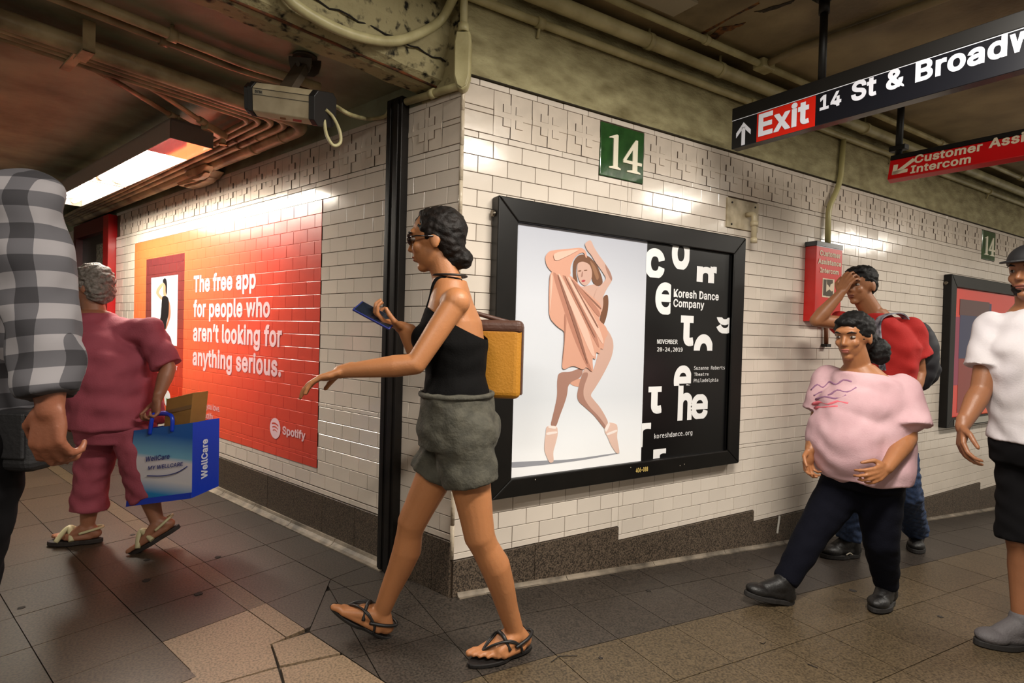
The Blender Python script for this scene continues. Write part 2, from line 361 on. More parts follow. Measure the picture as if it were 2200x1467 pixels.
def build_wall(name, right, T, umax, bottom, holes, friezes, mural=None):
    """rows of running-bond tile under a relief frieze; bottom(u) gives the lower edge of the tiling, holes are u0,u1,z0,z1 rectangles"""
    M = frame(right); sg = -1 if right else 1
    wm = MB()
    wl = structure(MB().box((0, -.12, -.6), (sg*umax, 0, 0), (0, .12, 0), (0, 0, 3.5)).obj(name, GROUT)); wl.matrix_basis = M
    cells = []      # (u0,u1,z0,z1,kind)
    rows = []; z = T
    band = 16 if not right else 20
    k = 1
    for i in range(1, 36):
        if i == band+1: rows.append((z-.0226, z, k, 'band')); z -= .0226; k += 1
        rows.append((z-CZ, z, k, 'tile')); z -= CZ; k += 1
    for z0, z1, k, kind in rows:
        full0 = (k % 2 == 1) if right else (k % 2 == 0)
        u = 0; first = True
        while u < umax-.01:
            w = P*.5 if (first and not full0) else P
            first = False; cells.append((u, min(u+w, umax), z0, z1, kind)); u += w
    out = []
    # trim above and below the frieze
    for zz in (T, T+.0285+.2032):
        u = 0; first = True
        while u < umax-.01: w = P*.5 if first else P; first = False; out.append((u, min(u+w, umax), zz, zz+.0285, 'trim')); u += w
    for (u0, u1, z0, z1, kind) in cells:
        segs = [(u0, u1)]
        nb = []
        for a, b in segs:                      # split where the stepped bottom edge changes
            cuts = [c for c in BREAKS[name] if a+.004 < c < b-.004]; pts = [a]+cuts+[b]
            for i in range(len(pts)-1): nb.append((pts[i], pts[i+1]))
        for a, b in nb:
            bt = bottom((a+b)/2)
            if z1 < bt+.03: continue
            zz0 = max(z0, bt+.0285)
            if zz0 > z1-.008: continue
            out.append((a, b, zz0, z1, kind))
    # trim pieces along the bottom edge
    edges = [0]+BREAKS[name]+[umax]
    for i in range(len(edges)-1):
        u = edges[i]
        while u < edges[i+1]-.01:
            w = min(P, edges[i+1]-u); bt = bottom(u+.002); out.append((u, u+w, bt, bt+.0285, 'trim')); u += w
    items = []
    for (u0, u1, z0, z1, kind) in out:
        parts = [(u0, u1, z0, z1)]
        for (a, b, c, d) in holes:
            nxt = []
            for (p, q, r, t) in parts:
                if q <= a+.002 or p >= b-.002 or t <= c+.002 or r >= d-.002: nxt.append((p, q, r, t)); continue
                if p < a-.01: nxt.append((p, a, r, t))
                if q > b+.01: nxt.append((b, q, r, t))
                if r < c-.01: nxt.append((max(p, a), min(q, b), r, c))
                if t > d+.01: nxt.append((max(p, a), min(q, b), d, t))
            parts = nxt
        for q in parts:
            if q[1]-q[0] > .008 and q[3]-q[2] > .006: items.append((*q, kind))
    def P3(u, z): return M @ Vector((sg*u, .007, z))
    def ar(it): u0, u1, z0, z1 = it[:4]; return vis_area([P3(u0, z0), P3(u1, z0), P3(u1, z1), P3(u0, z1)])
    for kind, nm, mm in (('tile', 'wall_tile', TILE), ('trim', 'trim_tile', TILE), ('band', 'band_tile', TILE)):
        L = sorted([(ar(i), i) for i in items if i[4] == kind], key=lambda t: -t[0])
        L = [(a, i) for a, i in L if a > 0 or True]
        keep = [i for a, i in L[:300] if a > 8]; rest = [i for a, i in L if i not in keep] if len(L) > len(keep) else []
        for (u0, u1, z0, z1, _) in keep:
            o = bpy.data.objects.new(nm, tile_mesh(u1-u0, z1-z0, mm)); COL.objects.link(o); o.parent = wl
            o.location = (sg*(u0+u1)/2, random.uniform(-.0005, .0003), (z0+z1)/2); o.rotation_euler = (random.gauss(0, .0045), 0, random.gauss(0, .0035))
        if rest:
            mb = MB()
            for (u0, u1, z0, z1, _) in rest:
                me = tile_mesh(u1-u0, z1-z0, mm); R = Matrix.Rotation(random.gauss(0, .0045), 3, 'X') @ Matrix.Rotation(random.gauss(0, .0035), 3, 'Z'); t = Vector((sg*(u0+u1)/2, 0, (z0+z1)/2))
                mb.add([R @ v.co+t for v in me.vertices], [tuple(p.vertices) for p in me.polygons])
            o = new_mesh_obj(nm, mb.mesh(nm, mm)); o.parent = wl; o['kind'] = 'stuff'
    for (u0, u1) in friezes:
        z0 = T+.0285
        if u1-u0 < .17:
            for a, b in ((z0, z0+.089), (z0+.089, z0+.114), (z0+.114, z0+.2032)):
                o = bpy.data.objects.new('frieze_tile', tile_mesh(u1-u0, b-a, FRZ, th=.008)); COL.objects.link(o); o.parent = wl; o.location = (sg*(u0+u1)/2, 0, (a+b)/2)
            continue
        o = bpy.data.objects.new('frieze_tile', frieze_mesh(u1-u0, .2032, FRZ)); COL.objects.link(o); o.parent = wl
        o.location = (sg*(u0+u1)/2, random.uniform(-.0003, .0006), z0+.1016); o.rotation_euler = (random.gauss(0, .004), 0, random.gauss(0, .004))
    return wl

UMAXR, UMAXL = 8.2, 4.63
TRT, TLT = 2.0205, 1.9571
BREAKS = {'wall_right': [.962, 2.10, 3.24, 4.385, 5.55, 6.7], 'wall_left': []}
def botR(u): return .1553-CZ*sum(u > b for b in BREAKS['wall_right'])
def botL(u): return .2403
PLQ = [(.764, 1.066), (5.385, 5.69)]
frR = [(.0, .149)]; u = .149
while u < .76: frR.append((u, u+.205)); u += .205
u = 1.066; n = 21
for i in range(n): w = (5.385-1.066)/n; frR.append((u+i*w, u+(i+1)*w))
u = 5.69
while u < UMAXR-.2: frR.append((u, u+.2053)); u += .2053
frL = [(0, .119)]; u = .119
while u < UMAXL-.19: frL.append((u, u+.2)); u += .2
BOXP = (1.764, 2.040, 1.832, 2.0205)          # steel cover plate
MUR = (1.074, 4.10, .376, 1.880)
wall_right = build_wall('wall_right', True, TRT, UMAXR, botR,
                        [(a, b, 1.975, 2.249) for a, b in PLQ]+[BOXP, (.24, 1.82, .46, 1.72), (4.75, 6.4, .5, 1.7)], frR)
wall_left = build_wall('wall_left', False, TLT, UMAXL, botL, [MUR], frL)
# corner bead (bullnose strip) of the tiled corner
z = .16
bd = []
while z < 2.26:
    bd.append((z, min(z+CZ*2, 2.26))); z += CZ*2
for a, b in bd:
    o = MB().tube([(-.001, -.001, a+.001), (-.001, -.001, b-.001)], .0095, 10, smooth=True).obj('corner_bead', BEAD, wall_right)

# upper plaster above the tiling
pl = MB(); pl.box((-.004, -.018, 2.283), (UMAXR, 0, 0), (0, .14, 0), (0, 0, .75)); o = pl.obj('wall_plaster_right', PLAST); structure(o)
m = MB(); a = LP(-.004, .012, 2.215); m.box(a, dL*.26, -nL*.14, (0, 0, .75)); o = structure(m.obj('wall_plaster_corner', ROUGHP))
m = MB(); m.box(LP(.2, .006, 2.2), dL*7.4, -nL*.14, (0, 0, .3)); o = structure(m.obj('wall_plaster_left', CEIL2))
# thin dark brown line between plaster and tile
MB().tube([(0, -.016, 2.283), (UMAXR, -.016, 2.283)], .004, 6).obj('trim_1', mat('dark_line', (48, 40, 26), .9)); structure(bpy.data.objects['trim_1'])

# granite skirting, slab by slab
def slabs(name, joints, top, right):
    base = None
    for i in range(len(joints)-1):
        u0, u1 = joints[i]+.0012, joints[i+1]-.0012; t = top((u0+u1)/2)-.002
        off = .014
        if right: pts = [(u0, -off, hz(u0)-.02), (u1, -off, hz(u1)-.02), (u1, -off, t), (u0, -off, t)]; n = (0, off+.02, 0)
        else: pts = [LP(u0, off, -.02), LP(u1, off, -.02), LP(u1, off, t), LP(u0, off, t)]; n = -nL*(off+.02)
        o = MB().prism(pts, n).obj('granite_slab' if base else name, GRAN, base, bevel=.0012, seg=1)
        if not base: base = structure(o)
    return base
jr = [.0, .432, .962, 1.5, 2.10, 2.67, 3.24, 3.8, 4.385, 4.95, 5.55, 6.1, 6.7, 7.4, 8.2]
slabs('baseboard_right', jr, botR, True)
slabs('baseboard_left', [0, .115, .703, 1.002, 1.61, 2.2, 2.8, 3.4, 4.0, 4.63], botL, False)
# cove moulding at the floor
def cove(name, A, B, n, r, m, piece):
    A, B = Vector(A), Vector(B); d = B-A; L = d.length; d.normalize(); k = 0; base = None; u = 0
    while u < L-.02:
        u2 = min(u+piece, L); p = A+d*(u+.002); q = A+d*(u2-.002)
        prof = [(0, 0), (r*1.5, 0), (r*1.5, .006), (r*.9, r*.25), (r*.45, r*.6), (r*.25, r*1.0), (0, r)]
        P1 = [p+Vector(n)*a+Vector((0, 0, b)) for a, b in prof]
        o = MB().prism(P1, q-p).obj('cove_piece' if base else name, m, base)
        if not base: base = structure(o)
        u = u2
cove('baseboard_trim_left', LP(.42, .014, 0), LP(4.63, .014, 0), nL, .034, COVE, .44)
cove('baseboard_trim_right', (.02, -.014, hz(.02)), (8.2, -.014, hz(8.2)), (0, -1, 0), .02, COVE, .6)

# ------------------------------------------------------------------ floor
fb = MB()
xs = [-9, 0, 12]
e_ = .013; xa, xb = -.1472, .1576
fb.add([(-9, -7, -e_), (xa, -7, -e_), (xb, -7, hz(xb)-e_), (12, -7, hz(12)-e_), (12, 3, hz(12)-e_), (xb, 3, hz(xb)-e_), (xa, 3, -e_), (xa, 12, -e_), (-9, 12, -e_)], [(0, 1, 6, 7, 8), (1, 2, 5, 6), (2, 3, 4, 5)])
floor = structure(fb.obj('floor', FGR))
FT = []
def clip_poly(poly, a, b, c):
    """keep a*x+b*y+c >= 0"""
    o = []
    for i in range(len(poly)):
        p, q = poly[i], poly[(i+1) % len(poly)]; fp, fq = a*p[0]+b*p[1]+c, a*q[0]+b*q[1]+c
        if fp >= 0: o.append(p)
        if (fp > 0) != (fq > 0) and abs(fp-fq) > 1e-12: t = fp/(fp-fq); o.append((p[0]+(q[0]-p[0])*t, p[1]+(q[1]-p[1])*t))
    return o
def halfplane(p, q, inside):
    a, b = -(q[1]-p[1]), (q[0]-p[0]); c = -(a*p[0]+b*p[1])
    if a*inside[0]+b*inside[1]+c < 0: a, b, c = -a, -b, -c
    return a, b, c
def parea(p): return abs(sum(p[i][0]*p[(i+1) % len(p)][1]-p[(i+1) % len(p)][0]*p[i][1] for i in range(len(p)))/2) if len(p) > 2 else 0
def add_tile(poly, m, j=.0016):
    if parea(poly) < .0008: return
    s = sum(poly[i][0]*poly[(i+1) % len(poly)][1]-poly[(i+1) % len(poly)][0]*poly[i][1] for i in range(len(poly)))
    if s < 0: poly = poly[::-1]
    q = poly
    for i in range(len(poly)):                       # inset every side by half a joint
        p0, p1 = Vector(poly[i]), Vector(poly[(i+1) % len(poly)])
        if (p1-p0).length < 1e-5: continue
        d = (p1-p0).normalized(); n = Vector((-d.y, d.x)); o = p0+n*j
        q = clip_poly(q, n.x, n.y, -(n.x*o.x+n.y*o.y))
    if parea(q) > .0006: FT.append((q, m))
def l2(s, a): q = dL*s+nL*a; return (q.x, q.y)
J1n0 = l2(.5223, .2643); seamB = tuple(ZP(663, 1358, 0)[:2]); wallP = l2(.5223, 0)
# boundaries: left grid keeps s > .5223 near the wall, then the seam
t = .3048
LD = [0.014, .2643, .5704]
for n in range(-3, 27):
    s0, s1 = .5223+t*n, .5223+t*(n+1)
    for i in range(2):
        pl = [l2(s0, LD[i]), l2(s1, LD[i]), l2(s1, LD[i+1]), l2(s0, LD[i+1])]
        if i == 0:
            if n >= 0: add_tile(pl, FTD)
        else:
            if s1 < .5223+.01: 
                h = halfplane(J1n0, seamB, l2(.8, .5)); pl = clip_poly(pl, *h)
            add_tile(pl, FTD)
    if n >= -1:
        add_tile([l2(s0, .5704), l2(s1, .5704), l2(s1, .6486), l2(s0, .6486)], FTN if n == -1 else FTL)
        a = .6486
        for k in range(9):
            if s0 > -.5 and not (n < -1): add_tile([l2(s0, a), l2(s1, a), l2(s1, a+.3126), l2(s0, a+.3126)], FTN if (n == -1 and k == 0) else FTB)
            a += .3126
def c2(x, y): q = ZP(400+x/3.517, 1050+y/3.517, 0); return (q.x, q.y)
for poly in ([(26, 1366), (640, 1172), (692, 1342), (215, 1480), (50, 1520)], [(645, 1172), (752, 1137), (985, 1066), (1230, 1229), (703, 1340)],
             [(712, 1350), (1240, 1237), (1900, 1700), (800, 1700)], [(215, 1484), (694, 1350), (800, 1700), (200, 1750)]):
    add_tile(clip_poly([c2(*p) for p in poly], *halfplane(l2(0, .5704), l2(1, .5704), l2(.3, 1))), FTN, .0024)
for k in range(6):                                     # older tiles beyond the repair, cut at its edge
    a = .9612+.3126*k
    for n in range(-2, -7, -1):
        s0, s1 = .5223+t*n, .5223+t*(n+1)
        add_tile([l2(s0, a), l2(s1, a), l2(s1, a+.3126), l2(s0, a+.3126)], FTN if k == 0 and n == -2 else FTB)
# right grid
YR = [.5957, .2908, -.014, -.2661]+[-.5733-.3*i for i in range(0, 12)]
hseam = halfplane(J1n0, seamB, (.5, -.3)); hcut = halfplane(wallP, J1n0, (.3, -.2))
def hdist(a, inside): return halfplane(l2(0, a), l2(1, a), inside)
for m_ in range(-8, 28):
    x0, x1 = .1576+t*m_, .1576+t*(m_+1)
    for i in range(len(YR)-1):
        if i < 2 and x0 > 0: continue
        pl = [(x0, YR[i]), (x1, YR[i]), (x1, YR[i+1]), (x0, YR[i+1])]
        pl = clip_poly(pl, *hdist(.5704, (0, 0)))
        if x0 < .0 and len(pl) > 2 and i < 2: pl = clip_poly(pl, *hdist(.014, l2(.3, .3)))
        if len(pl) < 3: continue
        if i > 3: add_tile(pl, FTL); continue
        if x0 > 0: add_tile(pl, FTD); continue
        A = clip_poly(pl, *hdist(.2643, (0, 0))); B = clip_poly(pl, *hdist(.2643, l2(.3, .5)))
        if i < 2 and x1 > 0 and len(A) > 2: A = clip_poly(A, -1, 0, -.008)
        if len(A) > 2: A = clip_poly(A, *hcut)
        if len(B) > 2: B = clip_poly(B, *hseam)
        if len(A) > 2 and len(B) > 2 and i < 2: add_tile(A, FTD); add_tile(B, FTD)
        else:
            for q in (A, B):
                if len(q) > 2: add_tile(q, FTD)
FT2 = sorted([(vis_area([(x, y, hz(x)) for x, y in p]), p, m) for p, m in FT], key=lambda q: -q[0])
stuff = {}
for i, (a, poly, m) in enumerate(FT2):
    k = len(poly); dz = random.uniform(-.0006, .0006); th = .014; ch = .0008
    cx = sum(p[0] for p in poly)/k; cy = sum(p[1] for p in poly)/k
    if i < 300 and a > 60:
        mb = MB(); top = [(x-cx, y-cy, hz(x)+dz) for x, y in poly]; bot = [(x, y, z-th) for x, y, z in top]
        mb.add(bot+top, [tuple(range(k, 2*k))]+[(j, (j+1) % k, k+(j+1) % k, k+j) for j in range(k)])
        o = mb.obj('floor_tile', m); o.parent = floor; o.location = (cx, cy, 0)
    else:
        mb = stuff.setdefault(m.name, (MB(), m))[0]; top = [(x, y, hz(x)+dz) for x, y in poly]; bot = [(x, y, z-th) for x, y, z in top]
        mb.add(bot+top, [tuple(range(k, 2*k))]+[(j, (j+1) % k, k+(j+1) % k, k+j) for j in range(k)])
for nm, (mb, m) in stuff.items():
    o = mb.obj('floor_tile', m); o.parent = floor; o['kind'] = 'stuff'
# trodden gum spots and scraps on the floor
for (x, y, r) in ((315, 1247, .017), (426, 1276, .016), (285, 1149, .012), (316, 1203, .013), (468, 1197, .014), (46, 1306, .012), (1832, 1269, .018), (1393, 1269, .012), (1610, 1224, .01), (2020, 1325, .012), (1290, 1414, .008)):
    q = FLR(x, y); q = Vector((q.x, q.y, hz(q.x)))
    mb = MB(); k = 14; ph = random.random()*6
    ring = [(q.x+math.cos(2*PI*i/k)*r*(1+.18*math.sin(3*i+ph)), q.y+math.sin(2*PI*i/k)*r*(1+.18*math.cos(2*i+ph))) for i in range(k)]
    mb.prism([(a, b, hz(a)+.0006) for a, b in ring], (0, 0, .0018)); o = mb.obj('gum_spot', GUM, floor)
for pts in ([(1185, 1422), (1200, 1411), (1216, 1410), (1240, 1410)], [(1632, 1381), (1640, 1384), (1645, 1380)], [(1310, 1235), (1325, 1238), (1345, 1247)], [(1735, 1427), (1745, 1431), (1757, 1436)]):
    MB().tube([Vector((FLR(x, y).x, FLR(x, y).y, hz(FLR(x, y).x)+.002)) for x, y in pts], .0018, 6).obj('hairline_scrap', GUM, floor)

# ------------------------------------------------------------------ ceilings, fascia
ZC = 2.76; ZL = 2.325
hc = MB(); hc.prism([(-9, -8, ZC), (12, -8, ZC), (12, .1, ZC), (-.02, .1, ZC), (LP(.3, 0, ZC)), (LP(.75, 5.5, ZC)), (-9, 0, ZC)], (0, 0, .12))
ceiling = structure(hc.obj('ceiling', CEIL))
def fas(a): return .155+.085*a          # line of the fascia foot across the left passage
lc = MB(); lc.prism([LP(fas(-.05)+.02, -.05, ZL), LP(fas(6), 6, ZL), LP(14, 6, ZL), LP(14, -.05, ZL)], (0, 0, .1)); structure(lc.obj('ceiling_low', CEIL2))
f0, f1 = LP(fas(0), 0, 2.27), LP(fas(6), 6, 2.27); fn = (f1-f0).normalized(); fo = Vector((0, 0, 1)).cross(fn)
if fo.dot(dL) > 0: fo = -fo
def FP(a, out, z): q = LP(fas(a), a, z); return q+fo*out
m = MB(); prof = [(.0, 2.268), (-.03, 2.256), (-.12, 2.262), (-.12, 2.9), (.075, 2.9), (.07, 2.42), (.045, 2.36), (.05, 2.325), (.032, 2.285)]
n = 60; vs = []; 
for i in range(n+1):
    a = 6*i/n
    for o_, z_ in prof: vs.append(FP(a, o_, z_)+fo*(.006*math.sin(i*2.3)+.004*math.sin(i*5.1)))
k = len(prof); fs = [(i*k+j, i*k+(j+1) % k, (i+1)*k+(j+1) % k, (i+1)*k+j) for i in range(n) for j in range(k)]
m.add(vs, [f[::-1] for f in fs]); fsc = structure(m.obj('wall_fascia', ROUGHP))
mm = MB().tube([FP(0, -.004, 2.266), FP(1.2, -.004, 2.266), FP(3, -.004, 2.266)], .006, 6).obj('trim_2', mat('rust', (120, 62, 18), .85, rgb2=(44, 26, 12), vscale=22)); structure(mm)
# crack along the fascia
pts = [FP(i*.04, .052+.004*math.sin(i*1.7), 2.362+.006*math.sin(i*2.1)) for i in range(60)]
structure(MB().tube(pts, .0035, 5).obj('trim_3', mat('crack', (26, 20, 14), .9)))
# ceiling relief on the right: recessed joints, a beam edge, rust and a light cover plate
q0, q1 = ZP(1460, 88, ZC), ZP(1622, 0, ZC); d = (q1-q0)
q1 = q1+d*3
m = MB(); w = Vector((d.y, -d.x, 0)).normalized()
if w.dot(Vector((1, 0, 0))) > 0: w = -w
q00 = q0-d*.15
m.prism([q00+Vector((0, 0, .005)), q1+Vector((0, 0, .005)), q1+w*3+Vector((0, 0, .005)), q00+w*3+Vector((0, 0, .005))], (0, 0, -.022)); structure(m.obj('ceiling_panel', CEIL))
RUST = mat('rust_stain_paint', (128, 78, 26), rough=.8, rgb2=(50, 30, 14), vscale=30, pos=(.4, .6), bump=.6, bscale=60)
PEEL = mat('peeled_paint', (60, 48, 34), rough=.9, rgb2=(32, 26, 18), vscale=40)
def stain(poly, z, m, nm='rust_stain'):
    pts = [ZP(x, y, z) for x, y in poly]; out = []
    for i in range(len(pts)):
        a, b = pts[i], pts[(i+1) % len(pts)]
        for k in range(4): p = a.lerp(b, k/4); out.append(p+Vector((random.uniform(-1, 1), random.uniform(-1, 1), 0))*.006*(k > 0))
    MB().prism(out, (0, 0, .004)).obj(nm, m, ceiling)
stain([(1463, 88), (1500, 64), (1560, 36), (1625, 3), (1632, 8), (1590, 30), (1540, 58), (1490, 84)], ZC-.0035, RUST)
stain([(1520, 82), (1545, 60), (1575, 56), (1602, 49), (1578, 62), (1556, 70), (1545, 80), (1530, 90)], ZC-.0035, RUST)
stain([(1620, 26), (1660, 14), (1708, 0), (1700, 8), (1668, 20), (1640, 28)], ZC-.0035, PEEL, 'peeled_patch')
cp = MB(); cp.prism([ZP(1337, -12, ZC-.03), ZP(1447, 36, ZC-.03), ZP(1500, 8, ZC-.03), ZP(1395, -45, ZC-.03)], (0, 0, .03))
thing('access_plate', 'pale grey square cover plate on the ceiling at the top edge', 'cover plate', mesh=cp.obj('access_plate', mat('pale_plate', (150, 140, 118), .5)))
# ------------------------------------------------------------------ printed wall wrap on the left wall (follows the tile relief)
def wall_sheet(name, rect, lift, m, parent, T0, right=False, amp=.0008):
    u0, u1, z0, z1 = rect; us = []; zs = []
    rows = []; z = T0; k = 1
    for i in range(1, 30):
        if i == 21: rows.append((z-.0226, z, k)); z -= .0226; k += 1
        rows.append((z-CZ, z, k)); z -= CZ; k += 1
    vs = []; fs = []
    rnd = random.Random(3)
    for (a, b, k) in rows:
        if b <= z0 or a >= z1: continue
        full0 = k % 2 == 0
        u = 0 if full0 else -P/2
        while u < u1:
            p, q = max(u, u0), min(u+P, u1)
            if q-p > .004:
                r, t_ = max(a, z0), min(b, z1); g = .0042
                tl = [rnd.uniform(0, 1)*amp for _ in range(4)]
                ps, qs = (p if u < u0 else p+g*.6), (q if u+P > u1 else q-g*.6); rs, ts = (r if a < z0 else r+g*.6), (t_ if b > z1 else t_-g*.6)
                o = [(p, r), (q, r), (q, t_), (p, t_)]; i_ = [(ps, rs), (qs, rs), (qs, ts), (ps, ts)]
                b0 = len(vs); vs += [LP(x, lift+.0070, y) for x, y in o]+[LP(x, lift+.0082+tl[j], y) for j, (x, y) in enumerate(i_)]
                for j in range(4): n = (j+1) % 4; fs.append((b0+j, b0+n, b0+4+n, b0+4+j))
                fs.append((b0+4, b0+5, b0+6, b0+7))
            u += P
    me = bpy.data.meshes.new(name); me.from_pydata([tuple(v) for v in vs], [], fs); me.materials.append(m)
    bm = bmesh.new(); bm.from_mesh(me); bmesh.ops.remove_doubles(bm, verts=bm.verts, dist=1e-5)
    if sum((f.normal.dot(nL) for f in bm.faces)) < 0: bmesh.ops.reverse_faces(bm, faces=bm.faces)
    bm.to_mesh(me); bm.free()
    return new_mesh_obj(name, me, None, parent)
def lrect(p0, p1, off=.012):
    s0, z0 = LWs(*p0, off); s1, z1 = LWs(*p1, off); return (min(s0, s1), max(s0, s1), min(z0, z1), max(z0, z1))
mural = thing('wall_advertisement', 'orange-red advertising wrap on the left tiled wall reading The free app for people who', 'advertisement', LP(2.6, 0, .376))
MURM = gradmat('orange_red_vinyl', [(0, (250, 120, 68)), (.35, (246, 104, 66)), (.75, (230, 84, 64)), (1, (210, 74, 60))], LP(4.1, 0, 1.2), LP(1.07, 0, .9), rough=.3, coat=.05)
wall_sheet('vinyl_sheet', MUR, .0, MURM, mural, TLT)
PLM = gradmat('plum_panel_ink', [(0, (112, 50, 52)), (.45, (128, 58, 52)), (1, (226, 66, 36))], LP(0, 0, 1.75), LP(0, 0, .55), rough=.22, coat=.2)
pr = lrect((314, 553), (396, 543)); s1_, _ = LWs(314, 553, .012); s0_, zt_ = LWs(396, 543, .012)
wall_sheet('plum_panel', (s0_, s1_, .50, zt_), .0008, PLM, mural, TLT)
WOFF = .0102
def lwp(off): return lambda x, y: LW(x, y, off)
def chaikin(pts, n=2):
    for _ in range(n):
        out = []
        for i in range(len(pts)):
            a, b = pts[i], pts[(i+1) % len(pts)]; out += [(a[0]*.8+b[0]*.2, a[1]*.8+b[1]*.2), (a[0]*.2+b[0]*.8, a[1]*.2+b[1]*.8)]
        pts = out
    return pts
def lpoly(name, pts, off, m, parent=mural, sc=1, o=(0, 0)):
    if len(pts) > 4: pts = chaikin(pts)
    P_ = [LW(o[0]+x/sc, o[1]+y/sc, off) for x, y in pts]; return MB().flat(P_, nL).obj(name, m, parent)
PHW = mat('photo_white', (232, 234, 240), .3); a = [LWs(325, 597, WOFF), LWs(382.4, 590, WOFF)]
lpoly('photo_print', [(325, 597), (382.4, 590), (380, 743.4), (325, 736)], WOFF, PHW)
Z4 = dict(sc=3.122, o=(260, 540))
HB = mat('print_black', (24, 22, 24), .4); SK = mat('print_skin', (206, 150, 118), .4); SK2 = mat('print_skin_shade', (176, 116, 88), .4)
lpoly('printed_figure', [(245, 478), (262, 530), (270, 555), (266, 600), (262, 590), (248, 560), (238, 520)], WOFF+.0004, SK2, **Z4)
lpoly('printed_figure', [(272, 545), (300, 520), (310, 580), (318, 632), (285, 632)], WOFF+.0004, SK, **Z4)
lpoly('printed_figure', [(282, 212), (302, 212), (300, 255), (306, 300), (285, 302), (280, 258)], WOFF+.0004, SK, **Z4)
lpoly('printed_figure', [(284, 205), (262, 222), (240, 250), (233, 280), (250, 305), (274, 328), (283, 312), (262, 290), (252, 275), (262, 255), (280, 232)], WOFF+.0006, SK, **Z4)
lpoly('printed_figure', [(316, 318), (328, 345), (334, 400), (331, 445), (312, 500), (300, 528), (290, 520), (305, 490), (317, 440), (319, 380)], WOFF+.0004, SK2, **Z4)
lpoly('printed_figure', [(275, 302), (296, 296), (318, 310), (322, 365), (318, 430), (304, 480), (300, 520), (275, 548), (258, 500), (247, 470), (258, 462), (266, 440), (270, 380)], WOFF+.0008, HB, **Z4)
lpoly('printed_figure', [(262, 452), (268, 470), (262, 490), (254, 474)], WOFF+.001, SK, **Z4)
lpoly('printed_figure', [(280, 190), (292, 178), (303, 184), (309, 215), (308, 270), (306, 296), (298, 270), (299, 230), (290, 214), (281, 210)], WOFF+.001, HB, **Z4)
PINKW = mat('pale_pink_ink', (244, 208, 214), .4)
def lt(body, pl_, pr_, pt_, m=PINKW, **k): return text_px('lettering', body, lwp(WOFF), pl_, pr_, pt_, m, mural, lift=.0001, **k)
lt('The free app', (416, 628.1), (549.2, 626.5), (416, 592.5), w=.029)
lt('for people who', (415.3, 681), (579.7, 682), (415.3, 645), w=.029)
lt('aren’t looking for', (414.7, 732.5), (605.3, 745.5), (414.7, 695), w=.029)
lt('anything serious.', (413.7, 784), (603.5, 811.5), (413.7, 747), w=.029)
lt('Love what you love.', (411.5, 869.9), (472.4, 882.5), (411.5, 857.5), w=.012)
lt('Free on Spotify.', (411.2, 889.8), (459.2, 901.5), (411.2, 877), w=.012)
lt('Spotify', (606.6, 932.4), (656, 944), (606.6, 914.5), w=.03)
lt('Cool for the Summer', (321, 786), (381, 794), (321, 775), w=.02)
def lcirc(name, px_, py_, rz, m, off, parent=mural, k=28):
    c = LW(px_, py_, off); r = (LW(px_, py_-rz, off)-c).length
    MB().flat([c+(-dL)*(math.cos(2*PI*i/k)*r)+Vector((0, 0, math.sin(2*PI*i/k)*r)) for i in range(k)], nL).obj(name, m, parent); return c, r
c, r = lcirc('round_logo', 591, 920, 22.4, PINKW, WOFF)
for j, (yy, w_, th) in enumerate(((.34, .62, .13), (.02, .52, .11), (-.28, .42, .09))):
    up = [(-w_+2*w_*i/10) for i in range(11)]
    arc = lambda x, o_: yy+o_+.13*(1-(x/w_)**2)-.10*x
    pts = [(x, arc(x, th/2)) for x in up]+[(x, arc(x, -th/2)) for x in up[::-1]]
    MB().flat([c+nL*.0006+(-dL)*(x*r)+Vector((0, 0, y*r)) for x, y in pts], nL).obj('logo_wave', MURM, mural)
c, r = lcirc('round_badge', 359.3, 856, 17.6, WHITEP, WOFF)
MB().flat([c+nL*.0006+(-dL)*(x*r)+Vector((0, 0, y*r)) for x, y in ((-.22, -.5), (.0, -.78), (.12, -.3), (.34, .02), (-.1, -.02), (-.38, .05))], nL).obj('badge_mark', mat('green_ink', (38, 150, 72), .4), mural)

# ------------------------------------------------------------------ framed poster case on the right wall
FO = .07
def poster_case(name, label, u0, u1, z0, z1, bz):
    base = thing(name, label, 'poster case', (u0, 0, z0))
    def rail(nm, poly):
        return MB().prism([Vector((x, -.008, z)) for x, z in poly], (0, -(FO-.008), 0)).obj(nm, BLKP, base, bevel=.006, seg=3)
    b, bb = bz
    rail('top_rail', [(u0, z1), (u1, z1), (u1-b, z1-b), (u0+b, z1-b)]); rail('bottom_rail', [(u0, z0), (u1, z0), (u1-b, z0+bb), (u0+b, z0+bb)])
    rail('side_rail', [(u0, z0), (u0, z1), (u0+b, z1-b), (u0+b, z0+bb)]); rail('side_rail', [(u1, z0), (u1, z1), (u1-b, z1-b), (u1-b, z0+bb)])
    i = .012    # raised inner lip
    for (a, c, d, e) in ((u0+b-i, z1-b, u1-u0-2*b+2*i, i), (u0+b-i, z0+bb-i, u1-u0-2*b+2*i, i), (u0+b-i, z0+bb, i, z1-z0-b-bb), (u1-b, z0+bb, i, z1-z0-b-bb)):
        MB().box((a, -.05, c), (d, 0, 0), (0, -.014, 0), (0, 0, e)).obj('inner_lip', BLKP, base, bevel=.002, seg=1)
    MB().box((u0+.01, -.004, z0+.01), (u1-u0-.02, 0, 0), (0, -.035, 0), (0, 0, z1-z0-.02)).obj('back_box', BLKM, base)
    o = MB().disc((u0-.012, -.03, z1-.075), (1, 0, 0), .014, .03, 14).obj('latch_bolt', mat('dull_steel'+name, (120, 112, 100), .4, 1), base)
    return base
u0, zt = RW(1072, 418, FO).x, RW(1072, 418, FO).z; u1, zb = RW(1588, 995, FO).x, RW(1070, 1074, FO).z
